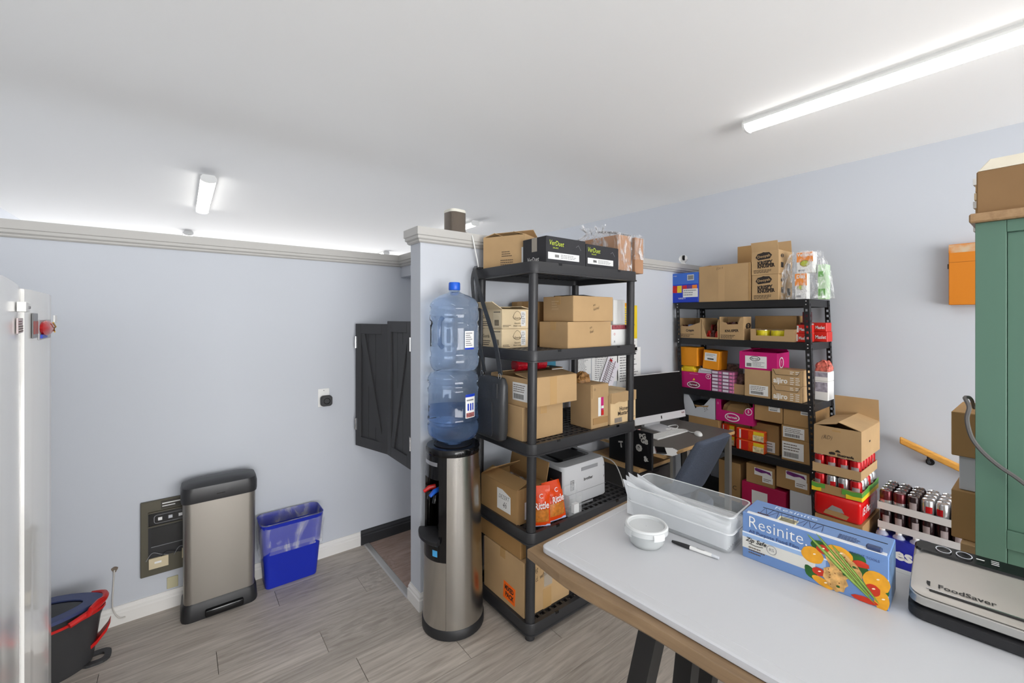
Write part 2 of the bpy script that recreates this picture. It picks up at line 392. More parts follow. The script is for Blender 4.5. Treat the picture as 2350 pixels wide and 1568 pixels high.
def baseprof(face, s, h=0.10): return [(face, 0), (face + s * 0.016, 0), (face + s * 0.016, h * 0.62), (face + s * 0.012, h * 0.68), (face + s * 0.012, h * 0.80), (face + s * 0.005, h * 0.93), (face + s * 0.005, h), (face, h)]
bm = B(); prism(bm, baseprof(YL, -1), 'x', X0R, XP - 0.04); struct('baseboard_left', bm, TRIM)
bm = B(); prism(bm, baseprof(YL, -1, 0.105), 'x', XP - 0.035, 1.85); struct('baseboard_hall', bm, BTRIM)
bm = B(); pr = baseprof(0, -1)
loft(bm, [[(p[0] - n[0] * q[0], p[1] - n[1] * q[0], q[1]) for q in pr] for p, n in [((XR, YP), (0, -1)), ((XP, YP), (-1, -1)), ((XP, YP + 0.13), (-1, 1)), ((XR, YP + 0.13), (0, 1))]], cap=False); struct('baseboard_partition', bm, TRIM)
bm = B(); prism(bm, [(XP - 0.02, 0), (XP - 0.012, 0.006), (XP + 0.018, 0.006), (XP + 0.026, 0)], 'y', YP + 0.14, YL - 0.02); struct('trim_4', bm, pm('threshold_metal', (196, 194, 190), 0.35, 0.6))
bm = B(); prism(bm, baseprof(XR, -1), 'y', Y0R, YP); struct('baseboard_right', bm, TRIM)

# ---------------------------------------------------------------- ceiling lamps
LHOUS = pm('lamp_housing', (224, 224, 222), 0.45); LDIF = pm('lamp_diffuser_lit', (255, 253, 250), 0.5, emit=LAMP)
def lamp(x, y0, y1, label):
    t = thing('ceiling_lamp', label, 'lamp', (x, (y0 + y1) / 2, CEIL), 0, 'linear lamps on the ceiling')
    L = (y1 - y0) / 2; w = 0.058
    bm = B(); prism(bm, [(-w * 0.72, 0), (-w, -0.022), (-w, -0.034), (w, -0.034), (w, -0.022), (w * 0.72, 0)], 'y', -L + 0.012, L - 0.012); obj('housing', bm, LHOUS, t)
    pr = [(-w * 0.96, -0.034)] + [(w * 0.96 * math.sin(math.radians(a)) , -0.036 - 0.030 * math.cos(math.radians(a)) ** 0.8) for a in range(-75, 76, 15)] + [(w * 0.96, -0.034)]
    bm = B(); prism(bm, pr, 'y', -L + 0.012, L - 0.012); obj('diffuser', bm, LDIF, t)
    pe = [(-w * 0.74, 0), (-w * 1.02, -0.022), (-w * 1.02, -0.042)] + [(w * 1.02 * math.sin(math.radians(a)), -0.040 - 0.030 * math.cos(math.radians(a)) ** 0.8) for a in range(-75, 76, 15)] + [(w * 1.02, -0.042), (w * 1.02, -0.022), (w * 0.74, 0)]
    for s in (-1, 1):
        bm = B(); prism(bm, pe, 'y', s * L - (0.012 if s > 0 else 0), s * L + (0.012 if s < 0 else 0)); obj('end_cap', bm, LHOUS, t)
    return t
lamp(2.83, 0.0, 1.22, 'long lit linear lamp on the ceiling above the metal rack')
lamp(0.19, 0.0, 1.22, 'lit linear lamp on the ceiling over the middle of the room')
lamp(0.19, -2.6, -1.4, 'lit linear lamp on the ceiling near the added shop window')
lamp(2.83, -2.6, -1.4, 'lit linear lamp near the added shop window, in line with the rack')
lamp(0.195, 4.54, 5.95, 'short-looking lit lamp on the ceiling just beyond the pale blue wall')
lamp(0.09, 7.62, 8.84, 'ceiling lamp half hidden behind the top trim of the blue wall')
lamp(2.975, 4.58, 5.8, 'lit ceiling lamp seen behind the small speaker')
lamp(3.03, 7.7, 8.92, 'distant ceiling lamp over the corner of the top trim by the doorway')

# ---------------------------------------------------------------- saloon doors (each: frame, panel planks, diagonal brace, hinges)
BLKD = pm('black_door_paint', (52, 52, 54), 0.55)
def door(name, label, p_h, p_f, z0, z1, flip):
    d = Vector((p_f[0] - p_h[0], p_f[1] - p_h[1], 0)); W = d.length; ang = math.atan2(d.y, d.x)
    t = bpy.data.objects.new(name, None); COL.objects.link(t); t.location = (p_h[0], p_h[1], z0); t.rotation_euler = (0, 0, ang); tag(t, label, kind='structure')
    h = z1 - z0; s = 0.062; T = 0.034
    # local x runs from hinge to free edge
    for nm, a, b, c, e in (('stile', 0, s, 0, h), ('stile', W - s, W, 0, h), ('rail', s, W - s, 0, s * 1.15), ('rail', s, W - s, h - s * 1.15, h)):
        bm = B(); box(bm, a, b, -T / 2, T / 2, c, e, bev=0.002); obj(nm, bm, BLKD, t)
    n = 3; pw = (W - 2 * s) / n
    for i in range(n):
        bm = B(); box(bm, s + i * pw + 0.0015, s + (i + 1) * pw - 0.0015, -0.006, 0.006, s * 1.15, h - s * 1.15); obj('plank', bm, BLKD, t)
    zt, zb = h - s * 1.15, s * 1.15; x0, x1 = s, W - s; k = 0.045
    bm = B(); pts = [(x0, zt), (x0 + k, zt), (x1, zb + k), (x1, zb), (x1 - k, zb), (x0, zt - k)]
    prism(bm, pts, 'y', -T / 2 + 0.003, T / 2 - 0.003); obj('brace', bm, BLKD, t)
    for zh in (h * 0.80, h * 0.13):
        bm = B(); box(bm, -0.004, 0.020, flip * (T / 2) - 0.003, flip * (T / 2) + 0.003, zh, zh + 0.085); 
        tube(bm, [(0.004, flip * (T / 2 + 0.004), zh), (0.004, flip * (T / 2 + 0.004), zh + 0.085)], 0.006)
        obj('hinge', bm, CHROME, t)
    return t
door('door_1', 'black saloon door leaf hinged on the pale blue wall', (1.03, 3.175), (1.13, 2.82), 0.765, 1.655, -1)
door('door_2', 'black saloon door leaf hinged beside the end of the partition', (1.13, 2.435), (1.13, 2.815), 0.765, 1.675, 1)
# ================================================================ left side of the room
# ---- refrigerator
FRW = pm('fridge_white_gloss', (236, 235, 232), 0.12)
fr = thing('refrigerator', 'tall glossy white refrigerator with two bowed doors', 'refrigerator', (-0.7, 1.55, 0))
bm = B(); box(bm, -0.36, 0.30, -0.56, 0.55, 0.03, 1.765, bev=0.01); obj('body', bm, FRW, fr)
bm = B(); box(bm, -0.34, 0.28, -0.54, 0.53, 0.0, 0.03); obj('plinth', bm, BLKP, fr)
def curve(p0, p1, sag, n=8):
    p0, p1 = Vector(p0), Vector(p1); d = p1 - p0; nn = Vector((d.y, -d.x)).normalized()
    return [tuple(p0 + d * (i / n) + nn * sag * 4 * (i / n) * (1 - i / n)) for i in range(n + 1)]
D1a, D1b, D2a, D2b = (-0.232, 1.0), (-0.3235, 1.637), (-0.319, 1.648), (-0.343, 2.085)
def fdoor(pts, back):
    o = [(x + 0.7, y - 1.55) for x, y in pts + back]
    bm = B(); prism(bm, o, 'z', 0.04, 1.775, bev=0.004); return obj('door', bm, FRW, fr, smooth=True)
fdoor(curve(D1a, D1b, 0.006), [(-0.345, 1.636), (-0.395, 1.636), (-0.395, 1.0)])
fdoor([(-0.325, 1.646)] + curve(D2a, D2b, 0.004)[0:] + [(-0.346, 2.096), (-0.352, 2.102)], [(-0.395, 2.102), (-0.395, 1.646)])
bm = B(); box(bm, 0.302, 0.306, 0.083, 0.094, 0.05, 1.76); obj('door_gasket', bm, pm('gasket_grey', (170, 170, 168), 0.6), fr)
def on_line(px, py, A, Bp, off=0.0):
    r = ray(px); A = Vector(A); Bp = Vector(Bp); d = Bp - A; n = Vector((d.y, -d.x)).normalized(); A = A + n * off
    t = (A.x * d.y - A.y * d.x) / (r.x * d.y - r.y * d.x)
    return Vector((r.x * t, r.y * t, H - (py - HZ) / F * t))
a2 = math.atan2(D2b[1] - D2a[1], D2b[0] - D2a[0]); a1 = math.atan2(D1b[1] - D1a[1], D1b[0] - D1a[0])
def magnet(name, label, px0, px1, py0, py1, A, Bp, ang, mat, T=0.004, off=0.0005, bev=0.001, bow=0.0035):
    p, q = on_line(px0, py1, A, Bp, bow), on_line(px1, py1, A, Bp, bow); W = math.hypot(q.x - p.x, q.y - p.y)
    h = (py1 - py0) / F * (((p + q) / 2).to_2d().dot(FW.to_2d()))
    t = thing(name, label, 'magnet', ((p.x + q.x) / 2, (p.y + q.y) / 2, zat(py1, (p.x + q.x) / 2, (p.y + q.y) / 2)), ang, 'magnets on the refrigerator')
    bm = B(); box(bm, -W / 2, W / 2, -T - off, -off, 0, h, bev=bev); obj('plate', bm, mat, t)
    return t, W, h
t, W, h = magnet('magnet_timer', 'small white square timer stuck on the refrigerator door', 37, 48, 694, 716, D1a, D1b, a1, WPL, T=0.014, bow=0.0065)
bm = B(); box(bm, 0.0, W * 0.42, -0.0162, -0.0146, h * 0.35, h * 0.62); obj('display', bm, GREYINK, t)
t, W, h = magnet('picture_magnet', 'flat pinkish printed magnet below the white timer', 36, 48, 730, 765, D1a, D1b, a1, pm('pinkish_print', (205, 190, 190), 0.4), T=0.003, bow=0.0065)
for k in range(5):
    bm = B(); box(bm, -W * 0.42, W * (0.1 if k > 2 else 0.4), -0.0046, -0.0036, h * (0.1 + 0.16 * k), h * (0.16 + 0.16 * k)); obj('print', bm, pm('dark_red_ink', (110, 60, 62), 0.6) if k > 2 else INK2, t)
t, W, h = magnet('picture_magnet', 'tall narrow magnet with a red picture', 72, 83, 719, 776, D2a, D2b, a2, pm('grey_print', (120, 120, 122), 0.35), T=0.003)
bm = B(); box(bm, -W * 0.42, W * 0.48, -0.0046, -0.0036, h * 0.16, h * 0.68); obj('picture', bm, pm('rust_print', (150, 50, 36), 0.4, var=0.4, scale=60), t)
t, W, h = magnet('souvenir_magnet', 'red rounded souvenir magnet with gold relief on the refrigerator', 86, 113, 734, 778, D2a, D2b, a2, pm('grey_card', (176, 176, 180), 0.5), T=0.003)
bm = B(); lathe(bm, [(0.001, 0), (0.5, 0.0), (0.52, 0.2), (0.4, 0.45), (0.16, 0.55), (0.001, 0.56)], 14)
for v in bm.verts: v.co = Vector((v.co.x * W * 0.75 - W * 0.12, -0.004 - v.co.z * 0.03, v.co.y * h * 0.75 + h * 0.58))
r = obj('figure', bm, pm('red_enamel', (186, 26, 30), 0.2), t, smooth=True)
bm = B(); tube(bm, [(-W * 0.1, -0.022, h * 0.85), (W * 0.06, -0.024, h * 0.62), (W * 0.24, -0.016, h * 0.52), (W * 0.05, -0.022, h * 0.35)], 0.0022, 6); obj('relief', bm, pm('gold_paint', (206, 170, 90), 0.3, 0.7), r)
bm = B(); box(bm, -W * 0.42, W * 0.0, -0.008, -0.0036, h * 0.08, h * 0.26); obj('base', bm, BLUEP, t)
t, W, h = magnet('magnet_hook', 'tiny white hook at the far edge of the refrigerator door', 121, 126, 724, 740, D2a, D2b, a2, WPL, T=0.005, bow=0.0005)

# ---- mop bucket
MB = thing('mop_bucket', 'charcoal mop bucket with blue wringer rim and red handle', 'bucket', (-0.535, 2.945, 0))
def tear(L, W, n=28, dx=0.0):   # pointed to +x
    out = []
    for i in range(n):
        a = 2 * math.pi * i / n; c, s = math.cos(a), math.sin(a)
        out.append((L * (c if c < 0 else c * 1.18) + dx, W * s * (1 - 0.30 * max(c, 0) ** 1.5)))
    return out
DK = pm('charcoal_plastic', (58, 58, 60), 0.5)
rg = [[(x, y, z) for x, y in tear(L, W)] for L, W, z in ((0.150, 0.105, 0.012), (0.158, 0.112, 0.0), (0.165, 0.118, 0.02), (0.188, 0.135, 0.22), (0.194, 0.14, 0.24), (0.197, 0.143, 0.255), (0.187, 0.133, 0.255), (0.158, 0.110, 0.03))]
bm = B(); loft(bm, rg); obj('tub', bm, DK, MB, smooth=True)
def ringm(name, o, i, z0, z1, mat, par):
    bm = B(); loft(bm, [[(x, y, z0) for x, y in o], [(x, y, z1) for x, y in o], [(x, y, z1) for x, y in i], [(x, y, z0) for x, y in i], [(x, y, z0) for x, y in o]], cap=False); bmesh.ops.remove_doubles(bm, verts=bm.verts, dist=1e-5); return obj(name, bm, mat, par, smooth=True)
ringm('red_rim', tear(0.203, 0.148), tear(0.17, 0.12), 0.256, 0.268, RED, MB)
ringm('inner_collar', tear(0.198, 0.143), tear(0.15, 0.104), 0.268, 0.290, BLKP, MB)
wr = ringm('wringer_rim', tear(0.196, 0.142), tear(0.135, 0.088), 0.290, 0.306, pm('slate_blue_plastic', (62, 72, 112), 0.4), MB)
bm = B(); loft(bm, [[(x, y, z) for x, y in tear(L, W)] for L, W, z in ((0.135, 0.088, 0.3), (0.11, 0.07, 0.19), (0.02, 0.02, 0.185))], cap=True); obj('wringer_basket', bm, BLKG, wr, smooth=True)
bm = B(); tube(bm, spline([(0.13, -0.135, 0.275), (0.20, -0.09, 0.292), (0.236, -0.02, 0.30), (0.228, 0.05, 0.296), (0.18, 0.10, 0.285)]), 0.013, 8); tube(bm, [(0.19, -0.11, 0.285), (0.20, -0.11, 0.312), (0.22, -0.07, 0.318), (0.235, -0.03, 0.306)], 0.011, 8); obj('handle', bm, RED, MB, smooth=True)
bm = B(); loft(bm, [[(0.17 + a, y, z + b) for y, z, b in ((-0.03, 0, 0), (0.03, 0, 0), (0.03, 0.02, 0), (-0.03, 0.02, 0))] for a, z, b in ((0.0, 0.05, 0.05), (0.05, 0.08, 0.05), (0.085, 0.115, 0.06), (0.10, 0.15, 0.06))][0:0] or [[(0.165 + a, y * w, z + k) for y, k in ((-0.03, 0), (0.03, 0), (0.034, 0.02), (-0.034, 0.02))] for a, z, w in ((0.0, 0.055, 1.0), (0.045, 0.09, 1.0), (0.08, 0.135, 0.9), (0.092, 0.165, 0.55))]); obj('pedal', bm, RED, MB, smooth=True)
bm = B(); loft(bm, [[(x + 0.205, y, z) for x, y in rrect(0.11, 0.11, 0.04, 4)] for z in (0.0, 0.012)] + [[(x + 0.205, y, z) for x, y in rrect(0.06, 0.055, 0.02, 4)] for z in (0.012, 0.0)] + [[(x + 0.205, y, 0.0) for x, y in rrect(0.11, 0.11, 0.04, 4)]], cap=False); bmesh.ops.remove_doubles(bm, verts=bm.verts, dist=1e-5); obj('foot_plate', bm, DK, MB)

# ---- phone cable out of the wall
p0 = V(263, 1308, Y=YL - 0.004)
t = thing('wall_cable', 'thin white cable dropping from a hole in the blue wall', 'cable', (p0.x, YL - 0.004, 0.02))
pts = [V(x, y, Y=YL - o) for x, y, o in ((263, 1309, -0.006), (262, 1314, 0.008), (260, 1345, 0.006), (258, 1390, 0.012), (264, 1409, 0.022), (276, 1419, 0.024), (288, 1416, 0.020))]
bm = B(); tube(bm, [p - Vector(t.location) for p in spline(pts, 5)], 0.0035, 8); obj('cord', bm, pm('old_cable', (196, 192, 186), 0.5), t, smooth=True)
bm = B(); prism(bm, [(0.013 * math.cos(a) * (1 + 0.3 * math.sin(3 * a)), 0.016 * math.sin(a)) for a in [i * math.pi / 6 for i in range(12)]], 'y', 0.0005, 0.003); obj('wall_hole', bm, pm('torn_plaster', (120, 108, 96), 0.9), t, loc=(0, 0, p0.z - 0.02))

# ---- old intercom panel on the wall
pa, pb = V(322, 1157, Y=YL - 0.02), V(324, 1329, Y=YL - 0.02)
PWD, PH = 0.31, pa.z - pb.z
OLV = pm('olive_grey_metal', (84, 80, 66), 0.45)
IP = Bx(thing('intercom_panel', 'old dark olive intercom panel recessed low in the wall', 'intercom', (pa.x + PWD / 2, YL - 0.011, pb.z)), PWD, 0.02, PH)
bm = B(); box(bm, -PWD / 2, PWD / 2, -0.01, 0.01, 0, PH, bev=0.003); obj('face_plate', bm, OLV, IP.root)
def pn(name, u0, v0, u1, v1, m, y0=-0.014, y1=-0.0102, par=None):
    bm = B(); box(bm, (u0 - 0.5) * PWD, (u1 - 0.5) * PWD, y0, y1, v0 * PH, v1 * PH); return obj(name, bm, m, par or IP.root)
pn('black_bezel', 0.11, 0.24, 0.96, 0.86, BLKP, -0.013)
pn('control_strip', 0.12, 0.68, 0.95, 0.84, BLKG, -0.018); pn('ledge', 0.11, 0.66, 0.96, 0.675, OLV, -0.022); pn('ledge', 0.11, 0.845, 0.96, 0.86, OLV, -0.022)
pn('screen', 0.15, 0.40, 0.92, 0.64, pm('dark_screen', (30, 30, 30), 0.3), -0.016); pn('screen_edge', 0.15, 0.385, 0.92, 0.392, GREYINK, -0.017)
pn('label_plate', 0.29, 0.875, 0.74, 0.985, pm('dark_label', (58, 54, 46), 0.5), -0.0115)
for a, b, c, e in ((0.31, 0.94, 0.72, 0.955), (0.31, 0.905, 0.5, 0.917), (0.58, 0.905, 0.72, 0.917)): pn('label_strip', a, b, c, e, WHITE, -0.0125)
fr0 = list(IP.fr('-y'))
bm = B()
o, i = rrect(0.68 * PWD, 0.115 * PH, 0.014), rrect(0.66 * PWD, 0.103 * PH, 0.012)
cx, cz = (0.53 - 0.5) * PWD, 0.755 * PH
loft(bm, [[(x + cx, -0.0186, z + cz) for x, z in o], [(x + cx, -0.0186, z + cz) for x, z in i]], cap=False); obj('outline_print', bm, GREYINK, IP.root)
for k in range(4): pn('button', 0.25 + 0.15 * k, 0.735, 0.31 + 0.15 * k, 0.775, WHITE if k != 1 else GREYB, -0.0195)
pn('junction_box', 0.12, 0.10, 0.40, 0.24, pm('beige_plastic', (206, 192, 160), 0.5), -0.022); pn('junction_box', 0.60, 0.145, 0.93, 0.275, MATS['beige_plastic'], -0.022)
for a in (0.2, 0.7): pn('sticker', a, 0.165 if a < 0.5 else 0.205, a + 0.1, 0.19 if a < 0.5 else 0.235, WHITE, -0.0228, -0.0221)
for k in range(4):
    R = random.Random(k); bm = B(); tube(bm, spline([((-0.42 + 0.2 * k) * PWD, -0.018, 0.22 * PH), ((-0.33 + 0.2 * k) * PWD, -0.022, (0.29 + 0.03 * R.random()) * PH), ((-0.2 + 0.2 * k) * PWD, -0.02, 0.27 * PH), ((-0.1 + 0.18 * k) * PWD, -0.018, 0.24 * PH)]), 0.0018, 5); obj('wire', bm, BLKP if k % 2 else GREYINK, IP.root)
p, q = V(383, 1326, Y=YL), V(409, 1350, Y=YL)
bm = B(); box(bm, p.x, q.x, YL - 0.007, YL - 0.001, zat(1352, p.x, YL), p.z, bev=0.002); tag(obj('wall_plate', bm, pm('beige_plate', (190, 184, 150), 0.45)), 'blank beige cover plate above the skirting under the intercom', 'wall plate')

# ---- pedal bin
TB = thing('pedal_bin', 'tall brushed steel pedal bin with black lid', 'trash bin', (0.185, 3.066, 0))
def rl(w, d, r, z, dy=0.0): return [(x, y + dy, z) for x, y in rrect(w, d, r, 5)]
STB = pm('brushed_steel_bin', (158, 153, 146), 0.36, 0.85, bump=0.05, bscale=120, stretch=(1, 1, 40))
bm = B(); loft(bm, [rl(0.366, 0.205, 0.045, 0.0), rl(0.372, 0.208, 0.045, 0.012), rl(0.36, 0.198, 0.045, 0.085), rl(0.345, 0.188, 0.045, 0.095)]); obj('base', bm, BLKP, TB, smooth=True)
bm = B(); loft(bm, [rl(0.344, 0.186, 0.04, 0.09), rl(0.352, 0.19, 0.04, 0.665)]); obj('steel_body', bm, STB, TB, smooth=True)
bm = B(); loft(bm, [rl(0.364, 0.2, 0.045, 0.658), rl(0.37, 0.206, 0.05, 0.672), rl(0.37, 0.206, 0.05, 0.715), rl(0.36, 0.198, 0.055, 0.742), rl(0.30, 0.15, 0.055, 0.755), rl(0.1, 0.04, 0.015, 0.758)]); obj('lid', bm, pm('satin_black_plastic', (46, 46, 48), 0.35), TB, smooth=True)
bm = B(); box(bm, -0.075, 0.11, -0.125, -0.09, 0.012, 0.05, bev=0.008, seg=2); obj('pedal', bm, BLKG, TB, smooth=True)
bm = B(); box(bm, -0.02, 0.02, -0.1045, -0.1025, 0.690, 0.694); obj('lid_catch', bm, BLKG, TB)

# ---- blue bin and its liner
BB = thing('waste_basket', 'blue plastic rectangular waste basket', 'trash bin', (0.568, 3.088, 0))
BLU = pm('cobalt_plastic', (24, 44, 170), 0.4)
def bl(w, y0, y1, r, z): return [(x, y + (y0 + y1) / 2, z) for x, y in rrect(w, y1 - y0, r, 5)]
bm = B(); loft(bm, [bl(0.295, -0.055, 0.085, 0.025, 0), bl(0.30, -0.058, 0.088, 0.025, 0.008), bl(0.362, -0.118, 0.098, 0.045, 0.415), bl(0.368, -0.121, 0.1, 0.047, 0.42), bl(0.36, -0.115, 0.096, 0.043, 0.42), bl(0.29, -0.05, 0.08, 0.022, 0.012)]); obj('bucket', bm, BLU, BB, smooth=True)
LB = thing('bin_liner', 'clear plastic bag liner folded over the blue waste basket', 'plastic bag', (0.568, 3.088, 0.02))
R = random.Random(5); bm = B(); rings = []
for k in range(9):
    t = k / 8
    if k <= 4: w, y0, y1, r, z = 0.355 - 0.03 * (4 - k) / 4, -0.112 + 0.02 * (4 - k) / 4, 0.093, 0.043, 0.424 - 0.05 * (4 - k)
    else: w, y0, y1, r, z = 0.378 - 0.004 * (k - 4), -0.124 + 0.008 * (k - 4), 0.102, 0.048, 0.426 - 0.045 * (k - 4)
    ring = [(x, y, z - 0.02) for x, y, z in bl(w, y0, y1, r, z)]
    if k > 4: ring = [(x + 0.004 * math.sin(9 * i + k), y - 0.003 * abs(math.sin(5 * i + 2 * k)), zz - (0.05 * (k - 4) / 4 * (0.5 + 0.5 * math.sin(i * 0.55 + 1.5)))) for i, (x, y, zz) in enumerate(ring)]
    rings.append(ring)
loft(bm, rings, cap=False); obj('film', bm, LINER, LB, smooth=True)

# ---- plug-in sensor on the wall
p = V(733, 893, Y=YL); q = V(760, 930, Y=YL)
OT = thing('wall_outlet', 'white wall outlet plate beside the saloon doors', 'outlet', ((p.x + q.x) / 2 - 0.012, YL, q.z))
bm = B(); box(bm, -0.038, 0.038, -0.006, -0.001, -0.004, p.z - q.z, bev=0.002); obj('cover_plate', bm, WPL, OT)
bm = B(); tube(bm, [(0, -0.0062, p.z - q.z - 0.012), (0, -0.009, p.z - q.z - 0.012)], 0.004); obj('screw', bm, CHROME, OT)
PG = thing('plug_in_device', 'black rounded square device plugged into the white outlet', 'device', ((p.x + q.x) / 2, YL - 0.007, q.z))
bm = B(); loft(bm, [[(x, y, z + 0.04) for x, z in rrect(0.076 * k, 0.074 * k, 0.02)] for y, k in ((-0.0, 0.94), (-0.008, 1.0), (-0.032, 1.0), (-0.038, 0.94))]); obj('case', bm, BLKP, PG, smooth=True)
bm = B(); loft(bm, [[(x, -0.0385, z + 0.04) for x, z in ell(k, k, 20)] for k in (0.018, 0.022)], cap=False); obj('ring', bm, BLKG, PG)
# ================================================================ water cooler, bottles, speaker
WCX, WCY = 1.213, 2.098
WC = thing('water_dispenser', 'tall round steel and black water dispenser by the partition end', 'water dispenser', (WCX, WCY, 0))
FA = math.radians(178)
def arcm(name, prof, a0, a1, mat, par, n=20, inner=0.012):
    """part of a lathe between two angles (degrees from the front), with thickness"""
    bm = B(); rings = []
    for r, z in prof:
        ring = [(r * math.cos(FA + math.radians(a0 + (a1 - a0) * i / n)), r * math.sin(FA + math.radians(a0 + (a1 - a0) * i / n)), z) for i in range(n + 1)]
        ring += [((r - inner) * math.cos(FA + math.radians(a1 - (a1 - a0) * i / n)), (r - inner) * math.sin(FA + math.radians(a1 - (a1 - a0) * i / n)), z) for i in range(n + 1)]
        rings.append(ring)
    loft(bm, rings); return obj(name, bm, mat, par, smooth=True)
STW = pm('polished_steel_shell', (190, 187, 182), 0.26, 1.0, bump=0.02, bscale=8, stretch=(1, 1, 0.3))
bm = B(); lathe(bm, [(0.165, 0), (0.172, 0.004), (0.172, 0.05), (0.168, 0.055)], 40); obj('base', bm, BLKP, WC, smooth=True)
arcm('steel_shell', [(0.168, 0.055), (0.148, 0.955)], 49, 311, STW, WC, 48)
arcm('front_panel', [(0.1675, 0.055), (0.1602, 0.405)], -48.6, 48.6, STW, WC, 20)
arcm('front_fascia', [(0.1545, 0.835), (0.148, 0.955)], -48.6, 48.6, BLKG, WC, 20)
arcm('fascia_post', [(0.1605, 0.405), (0.1545, 0.835)], 33, 48.6, BLKG, WC, 6); arcm('fascia_post', [(0.1605, 0.405), (0.1545, 0.835)], -48.6, -33, BLKG, WC, 6)
arcm('fascia_apron', [(0.162, 0.405), (0.163, 0.50)], -34, 34, BLKG, WC, 14)
bm = B(); lathe(bm, [(0.085, 0.40), (0.09, 0.45), (0.085, 0.84)], 24); obj('alcove_wall', bm, BLKG, WC, smooth=True)
arcm('drip_tray', [(0.185, 0.500), (0.192, 0.506), (0.192, 0.522), (0.185, 0.526)], -36, 36, BLKP, WC, 14, 0.095)
bm = B(); lathe(bm, [(0.149, 0.955), (0.151, 0.962), (0.151, 0.985), (0.146, 0.993), (0.10, 0.995), (0.09, 0.985), (0.07, 0.975)], 40); obj('top_collar', bm, BLKG, WC, smooth=True)
bm = B(); lathe(bm, [(0.105, 0.994), (0.108, 0.999), (0.092, 1.001), (0.09, 0.995)], 32); obj('bottle_ring', bm, BLKP, WC, smooth=True)
for s, m, nm in ((14, RED, 'hot_tap'), (-14, pm('tap_blue', (30, 90, 190), 0.3), 'cold_tap')):
    a = FA + math.radians(-s); c, q = math.cos(a), math.sin(a)
    bm = B(); tube(bm, [(0.08 * c, 0.08 * q, 0.745), (0.13 * c, 0.13 * q, 0.735), (0.135 * c, 0.135 * q, 0.70)], 0.012, 10); tp = obj(nm, bm, BLKG, WC, smooth=True)
    bm = B(); tube(bm, [(0.10 * c, 0.10 * q, 0.765), (0.135 * c, 0.135 * q, 0.762), (0.165 * c, 0.165 * q, 0.745)], [0.013, 0.013, 0.009], 8); obj('lever', bm, m, tp, smooth=True)
arcm('badge', [(0.1515, 0.905), (0.1502, 0.925)], -34, 28, pm('badge_silver', (170, 170, 174), 0.3, 0.6), WC, 12, 0.001)
arcm('energy_sticker', [(0.1632, 0.432), (0.1634, 0.465)], 20, 31, pm('cyan_sticker', (70, 160, 215), 0.5), WC, 4, 0.001)

BOT = pm('blue_bottle_plastic', (194, 208, 226), 0.06, trans=1.0, ior=1.08)
bnt = BOT.node_tree.nodes['Principled BSDF']; bnt.inputs['Coat Weight'].default_value = 0.8; bnt.inputs['Coat Roughness'].default_value = 0.05
WAT = pm('bottle_water', (206, 220, 238), 0.0, trans=1.0, ior=1.02)
# lower bottle, upside down in the cooler
b1 = thing('water_bottle', 'blue water jug upside down in the dispenser, under another jug', 'water bottle', (WCX, WCY, 0.985), 0, 'large blue water jugs')
R0 = 0.143
pr = [(0.028, -0.03), (0.03, 0.0), (0.075, 0.03), (0.125, 0.05), (0.14, 0.075), (R0, 0.10), (R0, 0.125), (0.134, 0.133), (0.134, 0.145), (R0, 0.153), (R0, 0.165), (0.139, 0.172), (0.139, 0.30), (R0, 0.307), (R0, 0.325), (0.135, 0.335), (0.135, 0.35), (R0, 0.36), (0.141, 0.385), (0.128, 0.408), (0.10, 0.417), (0.001, 0.410)]
bm = B(); lathe(bm, pr, 40); obj('jug', bm, BOT, b1, smooth=True)
bm = B(); lathe(bm, [(0.03, 0.005), (0.072, 0.033), (0.12, 0.054), (0.135, 0.078), (0.136, 0.10), (0.131, 0.14), (0.136, 0.165), (0.1355, 0.22), (0.001, 0.22)], 36); obj('water', bm, WAT, b1, smooth=True)
def wrap(name, par, r, z0, z1, a0, a1, mat, n=8, th=0.0008):
    bm = B(); rings = []
    for z in (z0, z1):
        rings.append([(r * math.cos(math.radians(a0 + (a1 - a0) * i / n)), r * math.sin(math.radians(a0 + (a1 - a0) * i / n)), z) for i in range(n + 1)] + [((r - th) * math.cos(math.radians(a1 - (a1 - a0) * i / n)), (r - th) * math.sin(math.radians(a1 - (a1 - a0) * i / n)), z) for i in range(n + 1)])
    loft(bm, rings); return obj(name, bm, mat, par)
# angles: the camera looks at these bottles along 60 deg, the picture's right is -38 deg
l = wrap('label', b1, 0.1402, 0.172, 0.30, 268, 296, WHITE); wrap('label_band', l, 0.1408, 0.285, 0.30, 268, 296, BLUEP); 
for k in range(3): wrap('label_glass_print', l, 0.1408, 0.212, 0.25, 273 + 7 * k, 277 + 7 * k, BLUEP, 2)
wrap('label_print', l, 0.1408, 0.176, 0.20, 270, 294, pm('mixed_print', (150, 90, 90), 0.6, var=0.5, scale=120), 4); wrap('label_print', l, 0.1408, 0.264, 0.272, 271, 291, GREYINK, 4)
